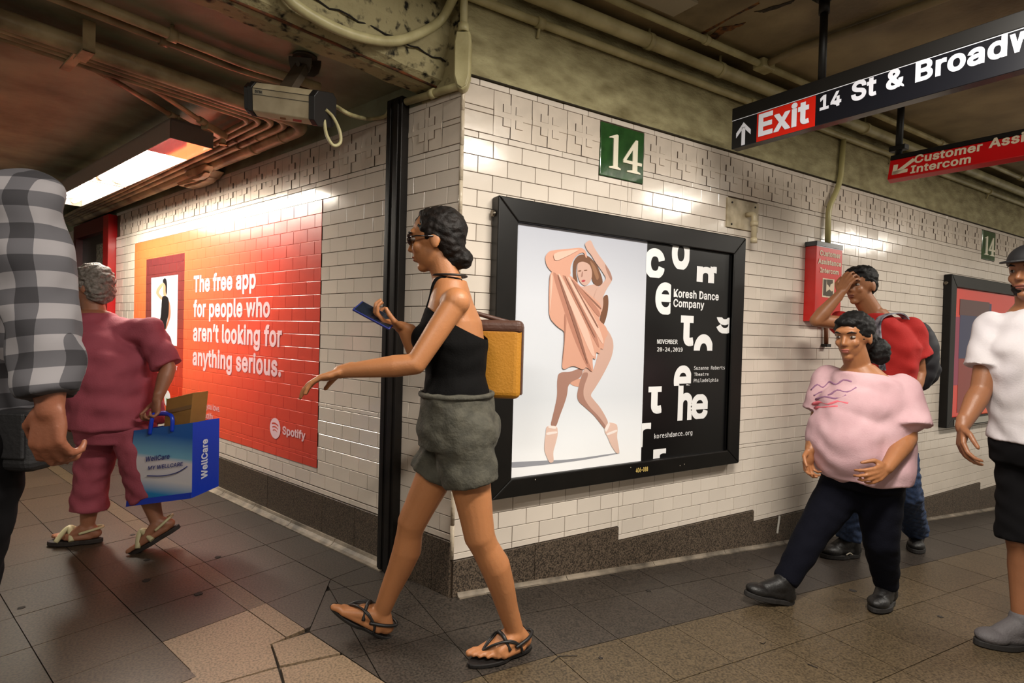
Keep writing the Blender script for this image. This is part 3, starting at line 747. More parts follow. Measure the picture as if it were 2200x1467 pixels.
case = poster_case('poster_case', 'large black-framed poster case with a dancer poster, on the white tiles right of the corner', u0, u1, zb, 1.77, (.105, .085))
PO = .048
def rp(x, y, off=PO): return RW(x, y, off)
SILV = gradmat('studio_grey_print', [(0, (250, 251, 253)), (.12, (236, 239, 243)), (.3, (212, 217, 224)), (.7, (206, 210, 219)), (1, (176, 180, 192))], (0, 0, .5), (0, 0, 1.68), rough=.35)
BLK = mat('poster_black', (9, 9, 10), .3)
a_, b_, c_, d_ = rp(1105, 467), rp(1391, 512), rp(1377, 988), rp(1092, 1025)
X0, X1, XM = u0+.105, u1-.105, rp(1384, 750).x
zp0, zp1 = zb+.085, 1.77-.105
poster = thing('dance_poster', 'poster with a dancer on grey-white beside a black panel of cut white letters', 'poster', (X0, -PO, zp0))
MB().box((X0, -PO+.004, zp0), (XM-X0, 0, 0), (0, -.004, 0), (0, 0, zp1-zp0)).obj('photo_sheet', SILV, poster)
MB().box((XM, -PO+.004, zp0), (X1-XM, 0, 0), (0, -.004, 0), (0, 0, zp1-zp0)).obj('black_sheet', BLK, poster)
def dpoly(nm, pts, m, lv): return MB().flat([rp(1090+x/2.445, 440+y/2.445, PO+.0006+lv*.0004) for x, y in chaikin(pts)], (0, -1, 0)).obj(nm, m, poster)
PK = mat('print_peach', (206, 154, 132), .5); PK2 = mat('print_peach_shade', (176, 122, 102), .5); PK3 = mat('print_peach_light', (224, 182, 164), .5); PK4 = mat('print_fold_dark', (142, 98, 82), .5)
DS = mat('print_dancer_skin', (198, 162, 148), .5); DS2 = mat('print_dancer_skin_shade', (160, 120, 106), .5); DHR = mat('print_brown_hair', (112, 74, 52), .5); DH2 = mat('print_brown_hair_light', (146, 104, 76), .5); DSH = mat('print_shoe', (222, 190, 176), .5); DSR = mat('print_ribbon', (238, 226, 220), .5)
dpoly('printed_shadow', [(0, 1352), (150, 1345), (330, 1338), (590, 1300), (590, 1306), (400, 1340), (230, 1362), (0, 1385)], mat('print_soft_grey', (150, 152, 160), .5), 0)
dpoly('printed_dancer', [(400, 850), (330, 878), (285, 878), (266, 890), (261, 930), (262, 1000), (250, 1060), (238, 1110), (225, 1162), (256, 1168), (275, 1110), (298, 1050), (314, 1000), (320, 940), (390, 905)], DS2, 1)
dpoly('printed_drape', [(325, 935), (390, 905), (385, 958), (345, 950)], PK, 2)
dpoly('printed_dancer', [(505, 635), (535, 668), (555, 710), (558, 750), (548, 800), (520, 860), (490, 915), (462, 960), (435, 1000), (455, 1025), (485, 1060), (510, 1100), (532, 1145), (515, 1182), (490, 1150), (455, 1105), (410, 1065), (375, 1035), (365, 1005), (375, 950), (392, 890), (410, 850), (450, 880), (480, 770)], DS, 3)
dpoly('printed_dancer', [(375, 1035), (410, 1065), (455, 1105), (490, 1150), (515, 1182), (520, 1165), (480, 1110), (430, 1060), (400, 1010), (400, 960), (430, 880), (395, 880), (375, 950), (365, 1005)], DS2, 4)
dpoly('printed_shoe', [(205, 1160), (262, 1160), (266, 1205), (252, 1260), (240, 1300), (245, 1350), (222, 1357), (205, 1320), (194, 1290), (196, 1240), (202, 1200)], DSH, 5)
dpoly('printed_shoe', [(528, 1140), (575, 1150), (580, 1175), (576, 1220), (584, 1265), (590, 1302), (575, 1308), (545, 1265), (525, 1215), (508, 1188)], DSH, 5)
dpoly('printed_ribbon', [(216, 1158), (258, 1162), (256, 1178), (214, 1172)], DSR, 6); dpoly('printed_ribbon', [(205, 1195), (262, 1188), (262, 1200), (205, 1210)], DSR, 6); dpoly('printed_ribbon', [(508, 1180), (530, 1142), (542, 1150), (520, 1196)], DSR, 6); dpoly('printed_ribbon', [(520, 1200), (578, 1178), (576, 1192), (525, 1212)], DSR, 6)
dpoly('printed_hair', [(503, 480), (528, 470), (532, 510), (528, 560), (515, 610), (500, 642), (484, 620), (492, 560)], DHR, 5)
dpoly('printed_dancer', [(372, 425), (400, 430), (440, 420), (470, 415), (500, 455), (505, 520), (495, 570), (470, 540), (420, 500), (370, 440)], DS, 6)
dpoly('printed_hair', [(346, 300), (368, 268), (395, 258), (432, 272), (470, 312), (498, 380), (502, 415), (470, 430), (444, 400), (440, 330), (400, 300), (366, 305), (360, 360), (372, 410), (352, 430), (345, 370)], DHR, 7)
dpoly('printed_hair', [(430, 285), (462, 320), (484, 380), (470, 400), (452, 350)], DH2, 8)
dpoly('printed_face', [(368, 305), (398, 296), (432, 312), (445, 345), (444, 385), (430, 412), (410, 426), (395, 420), (378, 400), (366, 360)], DS, 9)
dpoly('printed_eye', [(372, 345), (388, 343), (388, 349), (373, 351)], DHR, 10); dpoly('printed_eye', [(402, 342), (420, 340), (420, 346), (403, 348)], DHR, 10); dpoly('printed_mouth', [(388, 398), (402, 393), (412, 397), (402, 406), (392, 405)], mat('print_lip', (172, 60, 70), .5), 10); dpoly('printed_nose', [(392, 350), (398, 350), (396, 378), (386, 380)], DS2, 10)
dpoly('printed_arm', [(405, 205), (425, 188), (440, 186), (455, 222), (480, 262), (512, 305), (540, 350), (552, 385), (548, 402), (520, 445), (500, 490), (478, 520), (450, 498), (470, 440), (505, 408), (520, 385), (495, 345), (462, 300), (440, 262), (420, 240)], DS, 11)
dpoly('printed_arm', [(512, 305), (540, 350), (552, 385), (548, 402), (535, 380), (518, 340)], DS2, 12)
dpoly('printed_drape', [(197, 275), (218, 243), (260, 236), (330, 230), (388, 224), (412, 240), (420, 275), (412, 280), (402, 248), (372, 258), (345, 288), (330, 330), (334, 372), (280, 372), (232, 352), (206, 320)], PK, 10)
dpoly('printed_drape', [(224, 345), (290, 350), (335, 372), (385, 430), (430, 470), (492, 520), (494, 565), (480, 605), (520, 640), (530, 680), (512, 705), (505, 760), (488, 752), (486, 785), (466, 770), (465, 815), (446, 800), (452, 885), (415, 850), (398, 868), (345, 842), (286, 872), (292, 780), (306, 668), (262, 640), (219, 592), (218, 470)], PK, 13)
for i, (p, m_) in enumerate((([(232, 352), (262, 360), (340, 560), (400, 760), (452, 885), (415, 850), (340, 680)], PK2), ([(262, 360), (280, 366), (420, 640), (466, 800), (440, 790), (360, 600)], PK3),
        ([(285, 368), (305, 372), (450, 620), (488, 755), (470, 740)], PK2), ([(310, 376), (330, 380), (470, 610), (508, 720), (498, 735)], PK3), ([(335, 390), (352, 398), (490, 560), (482, 600)], PK2), ([(355, 405), (380, 430), (494, 540), (492, 552)], PK4),
        ([(226, 360), (240, 372), (232, 480), (222, 590)], PK3), ([(300, 560), (312, 600), (306, 668), (286, 872), (300, 740)], PK2), ([(240, 250), (390, 230), (330, 262), (250, 300)], PK3), ([(262, 366), (270, 366), (372, 640), (425, 830), (418, 835)], PK4), ([(300, 372), (306, 372), (462, 690), (460, 700)], PK4), ([(330, 382), (336, 386), (480, 640), (476, 650)], PK4))):
    dpoly('printed_fold', p, m_, 14+i*.6)
PW = mat('poster_white', (236, 236, 236), .4)
def kpx(x, y): return rp(1370+x/2.877, 500+y/2.877, PO+.001)
def kt(body, l, r, t_, **k): return text_px('lettering', body, lambda x, y: kpx(x, y), l, r, t_, PW, poster, lift=.0002, **k)
kt('Koresh Dance', (222, 397), (500, 417), (222, 346), w=.022); kt('Company', (220, 457), (410, 474), (220, 408), w=.022)
kt('NOVEMBER', (120, 686), (247, 690), (120, 658), kind='mono', w=.010); kt('20-24,2019', (120, 733), (277, 736), (120, 708), kind='mono', w=.010)
kt('Suzanne Roberts', (348, 847), (537, 850), (348, 825), kind='mono', w=.004); kt('Theatre', (348, 885), (437, 886), (348, 865), kind='mono', w=.004); kt('Philadelphia', (346, 924), (497, 922), (346, 903), kind='mono', w=.004)
kt('koreshdance.org', (102, 1272), (337, 1252), (102, 1243), kind='mono', w=.004)
def glyph(ch, box, clip, w=.033):
    """one huge letter stretched into a pixel box of the poster and cut off by a pixel rectangle"""
    vs, fs = text2d(ch, 'sans', w); xs = [v[0] for v in vs]; ys = [v[1] for v in vs]; x0, x1, y0, y1 = min(xs), max(xs), min(ys), max(ys)
    vs, fs = stagger(vs, fs); A, B, D = kpx(box[0], box[3]), kpx(box[2], box[3]), kpx(box[0], box[1]); W_ = B.x-A.x; H_ = D.z-A.z
    pts = [(A.x+(x-x0)/(x1-x0)*W_, -PO-.0014-q, A.z+(y-y0)/(y1-y0)*H_) for x, y, q in vs]
    me = bpy.data.meshes.new('lettering'); ff = []
    for f in fs:
        a = sum(vs[f[i]][0]*vs[f[(i+1) % len(f)]][1]-vs[f[(i+1) % len(f)]][0]*vs[f[i]][1] for i in range(len(f))); ff.append(f if a > 0 else f[::-1])
    me.from_pydata(pts, [], ff); me.materials.append(PW); bm = bmesh.new(); bm.from_mesh(me)
    c0, c1 = kpx(clip[0], (clip[1]+clip[3])/2), kpx(clip[2], (clip[1]+clip[3])/2); mx = (clip[0]+clip[2])/2; t_, b_2 = kpx(mx, clip[1]), kpx(mx, clip[3])
    for co, no in ((c0, (-1, 0, 0)), (c1, (1, 0, 0)), (t_, (0, 0, 1)), (b_2, (0, 0, -1))):
        bmesh.ops.bisect_plane(bm, geom=bm.verts[:]+bm.edges[:]+bm.faces[:], plane_co=co, plane_no=no, clear_outer=True)
    bm.to_mesh(me); bm.free(); return new_mesh_obj('lettering', me, None, poster)
glyph('c', (38, 86, 166, 278), (52, 86, 166, 278)); glyph('o', (208, 18, 320, 224), (208, 64, 320, 226)); glyph('n', (362, 203, 470, 345), (362, 200, 488, 308)); glyph('r', (420, 203, 490, 345), (450, 203, 488, 252))
glyph('e', (106, 300, 228, 504), (106, 300, 204, 504), .026); glyph('t', (262, 462, 345, 700), (262, 512, 345, 700)); glyph('o', (342, 625, 462, 840), (342, 625, 462, 728)); glyph('g', (483, 420, 588, 622), (483, 524, 588, 622), .026)
glyph('e', (220, 820, 330, 1010), (220, 820, 330, 944), .026); glyph('t', (62, 900, 148, 1122), (62, 950, 148, 1122)); glyph('h', (245, 944, 335, 1162), (245, 944, 335, 1162)); glyph('e', (326, 998, 432, 1160), (326, 998, 432, 1150), .026)
glyph('r', (-22, 1176, 80, 1330), (22, 1176, 80, 1330)); glyph('r', (93, 1336, 174, 1460), (93, 1336, 174, 1392))
YEL = mat('stencil_yellow', (206, 180, 104), .5)
text_px('lettering', '406-088', lambda x, y: RW(x, y, FO+.0012), (1365.7, 1015.5), (1391.8, 1011.5), (1365.7, 1005.5), YEL, case, w=.03)
for (x, y) in ((1355, 1004), (1461, 1000), (1150, 1030), (1470, 997)): MB().disc(RW(x, y, FO+.0005), (0, -1, 0), .003, .001, 8).obj('paint_chip', mat('chip', (150, 140, 125), .6), case)

# second case far right with a red poster
u2, z2t = RW(2046, 592, FO).x, 1.77
case2 = poster_case('poster_case', 'far black-framed poster case at the right edge behind the person in white', u2, u2+1.75, .44, 1.77, (.105, .085))
RP = mat('red_orange_print', (226, 50, 34), .25, coat=.3); y_ = -PO
po2 = thing('red_poster', 'red and orange poster with dark blue and magenta blocks in the far case', 'poster', (u2+.1, y_, .53))
MB().box((u2+.1, y_+.004, .52), (1.55, 0, 0), (0, -.004, 0), (0, 0, 1.15)).obj('poster_sheet', RP, po2)
def r2(nm, x0, y0, x1, y1, m, lv):
    A, B = RW(x0, y0, PO+.001+lv*.0006), RW(x1, y1, PO+.001+lv*.0006); MB().flat([(A.x, A.y, A.z), (B.x, A.y, A.z), (B.x, A.y, B.z), (A.x, A.y, B.z)], (0, -1, 0)).obj(nm, m, po2)
r2('printed_block', 2052, 680, 2180, 820, mat('print_magenta', (150, 24, 74), .3, coat=.3), 0); r2('printed_block', 2064, 645, 2126, 770, mat('print_navy', (26, 34, 84), .3, coat=.3), 1); r2('printed_block', 2063, 642, 2125, 682, mat('print_plum', (82, 34, 36), .3, coat=.3), 2)
r2('printed_block', 2122, 770, 2200, 822, mat('print_crimson', (176, 22, 62), .3, coat=.3), 2); r2('printed_block', 2112, 822, 2200, 890, mat('print_orange', (240, 84, 30), .3, coat=.3), 1); r2('printed_block', 2060, 770, 2112, 880, mat('print_dark_red', (140, 32, 24), .3, coat=.3), 1)
MB().box((u2+.14, -FO-.0035, .452), (1.3, 0, 0), (0, .003, 0), (0, 0, .055)).obj('metal_strip', mat('brushed_strip', (200, 196, 188), .3, 1), case2)

# green enamel number plaques
GREEN = mat('green_glaze', (44, 82, 40), .12, coat=.3, rgb2=(34, 66, 32), vscale=14, bump=.12, bscale=12)
def serif14(base, u0, u1, z0, z1, y):
    w, h = u1-u0, z1-z0
    one = [(.16, .03), (.44, .03), (.44, .07), (.365, .10), (.365, .88), (.33, .90), (.20, .83), (.15, .80), (.15, .775), (.22, .79), (.255, .78), (.255, .10), (.16, .07)]
    four = [(.60, .03), (.94, .03), (.94, .065), (.855, .10), (.855, .245), (.97, .245), (.97, .325), (.855, .325), (.855, .88), (.80, .88), (.50, .33), (.50, .245), (.735, .245), (.735, .10), (.60, .065)]
    f2 = [(.735, .325), (.575, .325), (.735, .62)]
    def tr(p): return Vector((u0+w*(.05+p[0]*.92), y, z0+h*(.14+p[1]*.76)))
    MB().prism([tr(p) for p in one], (0, -.005, 0)).obj('numeral', WH, base)
    m = MB()
    # the 4 in two convex-safe pieces round its counter
    for pc in ([(.60, .03), (.94, .03), (.94, .065), (.855, .10), (.855, .88), (.80, .88), (.735, .77), (.735, .10), (.60, .065)], [(.50, .245), (.735, .245), (.735, .325), (.575, .325), (.50, .325)], [(.855, .245), (.97, .245), (.97, .325), (.855, .325)], [(.50, .325), (.575, .325), (.735, .62), (.735, .77)]):
        m.prism([tr(p) for p in pc], (0, -.005, 0))
    m.obj('numeral', WH, base)
WH = mat('white_glaze', (232, 226, 204), .15)
for i, (a, b) in enumerate(PLQ):
    g = thing('number_plaque', ['green glazed 14 plaque in the frieze above the dancer poster case', 'smaller-looking distant green 14 plaque at the far right end of the frieze'][i], 'plaque', ((a+b)/2, 0, 1.975), 'green number plaques in the frieze')
    MB().box((a+.002, 0, 1.977), (b-a-.004, 0, 0), (0, -.010, 0), (0, 0, .270)).obj('plaque_tile', GREEN, g, bevel=.004, seg=3)
    serif14(g, a, b, 1.977, 2.247, -.0098)

# ------------------------------------------------------------------ black steel post at the left wall
post = MB(); s0, s1 = .348, .46
post.box(LP(s0, .0075, .0), dL*(s1-s0), nL*.045, (0, 0, 2.262)); 
pt = thing('steel_post', 'black square steel post against the left tiled wall near the corner', 'post', LP(.4, 0, 0))
post.obj('post_shaft', POLEM, pt, bevel=.003)
MB().box(LP(s0+.02, .052, .0), dL*.03, nL*.008, (0, 0, 2.25)).obj('post_rib', POLEM, pt, bevel=.002)
MB().box(LP(s0+.075, .052, .0), dL*.02, nL*.006, (0, 0, 2.25)).obj('post_rib', POLEM, pt, bevel=.002)

# ------------------------------------------------------------------ conduits
def pipe(name, label, pts, r, m=PIPE, fillet=.06, group=None, seg=14):
    base = thing(name, label, 'pipe', pts[0], group); MB().tube(pts, r, seg, fillet).obj('pipe_run', m, base); return base
def clamp(base, p, d, r, w=.022, m=PIPE, foot=None):
    d = Vector(d).normalized(); p = Vector(p); MB().tube([p-d*w/2, p+d*w/2], r, 14).obj('pipe_clamp', m, base)
    if foot is not None: MB().tube([p, p+Vector(foot)], .007, 8).obj('clamp_bolt', m, base)
# right wall, lower conduit swinging round from the fascia
A = [FP(3.2, .10, 2.62), FP(1.6, .10, 2.66)]+[onplane(x, y, fo, FP(0, .085, 0)) for x, y in ((560, -60), (640, 14), (720, 60), (790, 83), (850, 88), (905, 70), (950, 40))]
A += [Vector((-.06, -.06, 2.60)), Vector((.02, -.062, 2.632)), Vector((.12, -.055, 2.625)), Vector((.25, -.045, 2.595)), Vector((8.1, -.045, 2.595))]
def smooth_path(P_, n=6):
    P_ = [Vector(p) for p in P_]; out = []
    for i in range(len(P_)-1):
        p0, p1, p2, p3 = P_[max(i-1, 0)], P_[i], P_[i+1], P_[min(i+2, len(P_)-1)]
        if (p2-p1).length > 1: out.append(p1); continue
        for k in range(n):
            t = k/n; out.append(.5*((2*p1)+(-p0+p2)*t+(2*p0-5*p1+4*p2-p3)*t*t+(-p0+3*p1-3*p2+p3)*t**3))
    out.append(P_[-1]); return out
b = thing('wall_conduit', 'thin painted conduit sagging across the fascia and running low along the right plaster', 'pipe', A[0]); MB().tube(smooth_path(A), .0195, 14).obj('pipe_run', PIPE, b)
for x in (.36, 1.9, 3.6, 5.4): clamp(b, (x, -.045, 2.595), (1, 0, 0), .025, .04, foot=(0, .02, -.06))
b = pipe('wall_conduit', 'thickest painted conduit under the right ceiling edge', [(.12, -.09, 3.0), (.2, -.09, 2.68), (8.1, -.09, 2.68)], .036)
for x in (1.0, 1.55, 3.1, 4.7, 6.2): clamp(b, (x, -.09, 2.68), (1, 0, 0), .041, .03, foot=(0, 0, .08))
b = pipe('wall_conduit', 'slim painted conduit hugging the ceiling beyond the thick one', [(.4, -.2, 2.725), (8.1, -.2, 2.725)], .018)
for x in (1.3, 2.5, 4.0, 5.6): clamp(b, (x, -.2, 2.725), (1, 0, 0), .023, .03, foot=(0, 0, .03))
q = onplane(1640, 182, (0, 1, 0), (0, -.2, 0)); 
b = pipe('ceiling_conduit', 'ceiling conduit branching from the wall conduits toward the exit sign', [(q.x, -.2, 2.725), (q.x, -.35, 2.735), (q.x+.12, -1.0, 2.735), (q.x+.2, -3, 2.735)], .02, m=CEIL)
MB().cbox((q.x, -.2, 2.722), .11, .07, .055).obj('junction_box', PIPE, b, bevel=.008)
# corner box and its riser
cb = thing('conduit_body', 'cream conduit fitting on the corner edge at the top of the tiles', 'conduit fitting', (-.012, -.03, 2.2))
cdir = Vector((-.55, -.83, 0)).normalized(); side = Vector((0, 0, 1)).cross(cdir); cc = cdir*.045
prof = [(-.03, 2.445), (.03, 2.445), (.036, 2.40), (.034, 2.25), (.022, 2.205), (0, 2.192), (-.022, 2.205), (-.036, 2.25), (-.038, 2.40)]
MB().prism([cc-cdir*.04+side*x+Vector((0, 0, z)) for x, z in prof], cdir*.05).obj('fitting_shell', PIPE, cb, bevel=.010, seg=3)
MB().prism([cc+cdir*.0101+side*x*.86+Vector((0, 0, 2.318+(z-2.318)*.93)) for x, z in prof], cdir*.006).obj('fitting_cover', PIPE, cb, bevel=.004, seg=2)
MB().tube([cc+Vector((0, 0, 2.44)), cc+Vector((0, 0, 2.475))], .024, 14).obj('fitting_collar', PIPE, cb)
MB().tube([cc+Vector((0, 0, 2.44)), cc+Vector((0, 0, 2.76))], .0165, 12).obj('pipe_run', PIPE, cb)
b = thing('wall_conduit', 'short painted conduit from the corner fitting to the black post', 'pipe', LP(.1, .03, 2.23))
MB().tube([cc+Vector((0, 0, 2.222))-cdir*.01, LP(.03, .034, 2.222), LP(.34, .034, 2.235)], .0165, 12).obj('pipe_run', PIPE, b); clamp(b, LP(.16, .034, 2.228), dL, .0215, .03)
# low ceiling: five conduits that cross the passage and turn to run along the wall
specs = [(.113, 1.037, .036, 'thickest, outermost of the five bent conduits at the low ceiling'), (.178, 1.107, .020, 'second bent conduit inside the thick one at the low ceiling'), (.236, 1.150, .017, 'middle one of the five bent conduits at the low ceiling'),
         (.286, 1.200, .015, 'fourth bent conduit from the wall at the low ceiling'), (.330, 1.250, .014, 'innermost bent conduit nearest the light fixture')]
for i, (a, s, r, lab) in enumerate(specs):
    z = 2.252 if i == 0 else 2.262
    far = 5.9
    aw = a if i < 2 else a
    b = pipe('bent_conduit', lab, [LP(s-.05, 3.2, z), LP(s, a, z), LP(far, a*.55+.02, z-.01)], r, PIPEL, fillet=.15-.018*i, group='bent conduits under the low ceiling')
    clamp(b, LP(s+.62, a*.95+.005, z), dL, r+.006, .025, PIPEL)
    if i < 3: clamp(b, LP(s+.28+.1*i, a, z), dL, r+.004, .014, PIPEL)
for s, a, L, w_, lab in ((2.28, .065, .62, .052, 'long cast conduit body on the left wall above the wrap'), (2.2, .14, .38, .034, 'shorter cast conduit body beside the long one')):
    g = thing('conduit_body', lab, 'conduit fitting', LP(s, a, 2.2)); f_ = [(0, 0), (.08, -.035), (L*.45, -.045), (L-.06, -.03), (L, 0), (L-.05, .02), (.05, .02)]
    MB().prism([LP(s+x, a-w_, 2.225+z) for x, z in f_], nL*w_*1.9).obj('fitting_shell', PIPEL, g, bevel=.012, seg=3)
    MB().prism([LP(s+L*.12+x*.7, a-w_*.7, 2.20+z*.55-.012) for x, z in f_[:5]], nL*w_*1.3).obj('fitting_cover', PIPEL, g, bevel=.006, seg=2)
for k, (s, z, r) in enumerate(((.70, 2.285, .020), (.79, 2.29, .014))):
    b = pipe('ceiling_conduit', ['upper painted conduit crossing the low ceiling behind the camera', 'slim conduit running along the upper one on the low ceiling'][k], [LP(s-.03, 3.2, z), LP(s, .62, z), LP(s-.06, .3, z)], r, PIPEL)
    clamp(b, LP(s, .9, z), nL, r+.006, .03, PIPEL, foot=(0, 0, .04))
hg = thing('pipe_hanger', 'broad strap hanger holding the crossing conduits at upper left', 'bracket', LP(1.05, 1.1, 2.3))
q = ZP(188, 90, 2.25); a_h = q.dot(nL)
MB().box(LP(.93, a_h-.02, 2.206), dL*.13, nL*.04, (0, 0, .006)).obj('hanger_strap', PIPEL, hg); MB().box(LP(.93, a_h-.02, 2.206), dL*.006, nL*.04, (0, 0, .118)).obj('hanger_strap', PIPEL, hg); MB().box(LP(1.08, a_h-.02, 2.236), dL*.22, nL*.035, (0, 0, .008)).obj('hanger_strap', PIPEL, hg)
# feeds to the light fixture
for k, (p, q_, lab) in enumerate((((265, 185), (372, 250), 'left feed conduit ending in a box on the light fixture'), ((350, 205), (436, 262), 'right feed conduit ending in a box on the light fixture'))):
    a, b2 = ZP(*p, 2.265), ZP(*q_, 2.25); d = (b2-a).normalized(); st = a-d*.5
    b = thing('feed_conduit', lab, 'pipe', st, 'feed conduits of the light fixture'); MB().tube([Vector((st.x, st.y, 2.28)), a, b2], .0125, 12).obj('pipe_run', PIPEL, b)
    MB().tube([b2-d*.03, b2+d*.02], .019, 12).obj('pipe_coupling', PIPEL, b)
    sd = d.cross(Vector((0, 0, 1))); o = b2+d*.1-Vector((0, 0, .008)); d3 = Vector((d.x, d.y, 0)).normalized(); MB().cbox(o, .18, .042, .042, (d3, Vector((-d3.y, d3.x, 0)), Vector((0, 0, 1)))).obj('conduit_box', PIPEL, b, bevel=.006)
    MB().tube([o+d3*.07, o+d3*.075-Vector((0, 0, .045))], .016, 12).obj('conduit_elbow', PIPEL, b)
    MB().disc(o+d3*.075-Vector((0, 0, .045)), (0, 0, -1), .021, .006, 14).obj('lock_nut', mat('brass_nut%d' % k, (120, 100, 30), .5, .6), b)

# ------------------------------------------------------------------ fluorescent fixture of the left passage
fx = thing('fluorescent_fixture', 'long lit fluorescent fixture under the low ceiling beside the left wall', 'light fixture', LP(2.7, .52, 2.14))
GREYM = mat('fixture_grey', (150, 136, 124), .45); sA, sB, a0, a1, zf, zt_ = 1.50, 4.05, .415, .628, 2.13, 2.235
MB().box(LP(sA, a0, zt_-.012), dL*(sB-sA), nL*(a1-a0), (0, 0, .012)).obj('fixture_top', GREYM, fx)
MB().box(LP(sA, a1-.004, zf), dL*(sB-sA), nL*.004, (0, 0, zt_-zf)).obj('side_panel', GREYM, fx); MB().box(LP(sA, a0, zf), dL*(sB-sA), nL*.004, (0, 0, zt_-zf)).obj('side_panel', GREYM, fx)
MB().box(LP(sA, a0, zf), dL*.004, nL*(a1-a0), (0, 0, zt_-zf)).obj('end_plate', mat('end_plate_grey', (104, 92, 84), .5), fx); MB().box(LP(sB-.004, a0, zf), dL*.004, nL*(a1-a0), (0, 0, zt_-zf)).obj('end_plate', GREYM, fx)
MB().box(LP(sA+.004, a0+.004, zf), dL*.34, nL*(a1-a0-.008), (0, 0, .004)).obj('ballast_cover', mat('polished_cover', (235, 225, 220), .06, 1), fx)
MB().box(LP(sA+.344, a0+.004, zf+.055), dL*(sB-sA-.35), nL*(a1-a0-.008), (0, 0, .003)).obj('reflector', mat('white_reflector', (240, 236, 226), .4), fx)
GLOW = mat('tube_glow', (255, 244, 224), .3, emit=26)
for s in (1.86, 2.96):
    for a in (.475, .568):
        tb = MB().tube([LP(s, a, zf+.028), LP(s+1.05, a, zf+.028)], .0165, 12).obj('fluorescent_tube', GLOW, fx)
        for e in (s-.01, s+1.04): MB().tube([LP(e, a, zf+.028), LP(e+.02, a, zf+.028)], .0175, 12).obj('tube_socket', GREYM, tb)
MB().box(LP(2.925, a0, zf-.004), dL*.02, nL*(a1-a0), (0, 0, .02)).obj('lens_bar', GREYM, fx)
ar = area('fixture_light', LP(2.95, .52, zf-.006), (2.15, .19), 34, (1.0, .93, .82), (0, 0, ANG))
for s in (1.7, 3.0, 3.9): MB().tube([LP(s, .52, zt_), LP(s, .52, 2.33)], .008, 8).obj('hanger_rod', GREYM, fx)

# lamp bodies of the wide passage (outside the picture)
for i, (p, a, e) in enumerate(LAMPS):
    g = thing('fluorescent_fixture', ['ceiling fluorescent fixture nearest the tiled corner', 'ceiling fluorescent fixture in front of the green conduit and red wall sign', 'last ceiling fluorescent fixture at the far right end', 'ceiling fluorescent fixture behind the viewer on the left'][i], 'light fixture', p, 'ceiling fixtures of the wide passage')
    MB().cbox((p[0], p[1], p[2]), 1.36, .26, .06).obj('fixture_housing', GREYM, g, bevel=.006); MB().cbox((p[0], p[1], p[2]-.037), 1.28, .2, .012).obj('diffuser', mat('diffuser%d' % i, (255, 238, 208), .4, emit=5), g)
    for sx in (-.5, .5): MB().tube([(p[0]+sx, p[1], p[2]+.03), (p[0]+sx, p[1], ZC)], .008, 8).obj('hanger_rod', GREYM, g)

# ------------------------------------------------------------------ surveillance camera
dcm = px(ZP(640, 125, ZL-.01))[2]
cmr = thing('surveillance_camera', 'cream box surveillance camera with black end caps hung under the low ceiling', 'camera', DP(635, 110, dcm))
CAMM = mat('camera_cream', (206, 192, 160), .35, rgb2=(178, 162, 130), vscale=10); BKP = mat('camera_black_plastic', (30, 28, 28), .4); CM = DP(622, 224, dcm-.05)
ax = (DP(697, 236, dcm-.10)-DP(547, 214, dcm+.03)); ax.normalize(); hv = DP(622, 224, dcm)-DP(622, 224, dcm-.1); ay = (hv-ax*hv.dot(ax)).normalized(); az = ax.cross(ay); 
if az.z < 0: az = -az
Ln = (DP(697, 236, dcm-.10)-DP(547, 214, dcm+.03)).length; H_ = .066
def octo(hw, hh, c): return [(-hw, -hh+c), (-hw+c, -hh), (hw-c, -hh), (hw, -hh+c), (hw, hh-c), (hw-c, hh), (-hw+c, hh), (-hw, hh-c)]
def cprism(x0, x1, hw, hh, c): return MB().prism([CM+ax*x0+ay*a+az*b_ for a, b_ in octo(hw, hh, c)], ax*(x1-x0))
cprism(-Ln/2+.05, Ln/2-.03, .062, H_, .022).obj('housing', CAMM, cmr, bevel=.003)
for z in (.018, .042): 
    MB().box(CM-ax*(Ln/2-.05)-ay*.0635+az*z, ax*(Ln-.08), ay*.002, az*.002).obj('housing_seam', BKP, cmr)
cprism(-Ln/2, -Ln/2+.022, .06, H_-.004, .02).obj('front_bezel', BKP, cmr, bevel=.002); cprism(-Ln/2+.026, -Ln/2+.05, .066, H_+.003, .022).obj('front_bezel', BKP, cmr, bevel=.002); cprism(Ln/2-.03, Ln/2, .065, H_+.001, .022).obj('rear_cap', BKP, cmr, bevel=.003)
MB().disc(CM-ax*(Ln/2-.004), -ax, .035, .006, 20).obj('lens_glass', mat('lens_glass', (12, 12, 16), .05, coat=1), cmr)
o = CM-ay*.0628; MB().box(o-ax*(Ln/2-.062)+az*.022, ax*.048, -ay*.001, az*.016).obj('name_plate', mat('plate_grey', (178, 170, 150), .4), cmr)
put_text('lettering', 'PELCO', o-ax*(Ln/2-.062-.044)+az*.036-ay*.0015, -ax, -az, .038, .010, BKP, cmr, w=.05)
MB().box(CM-az*(H_-.004)-ay*.052-ax*.0+ax*.0, ax*.03, ay*.001, az*.011).obj('side_label', mat('label_brown', (120, 70, 30), .5), cmr)
MB().box(CM-az*(H_-.004)-ay*.053+ax*.07, ax*.045, ay*.001, az*.013).obj('side_label', mat('label_red', (150, 50, 40), .5), cmr)
BRK = mat('bracket_brown', (70, 58, 44), .55); mt = DP(655, 140, dcm); mtc = ZP(640, 108, ZL)
MB().tube([Vector((mt.x, mt.y, ZL-.002)), Vector((mt.x, mt.y, ZL-.012))], .05, 20).obj('ceiling_flange', BRK, cmr)
pts = [(-.062, 0), (.062, 0), (.062, -.02), (.05, -.052), (.025, -.068), (-.025, -.068), (-.05, -.052), (-.062, -.02)]
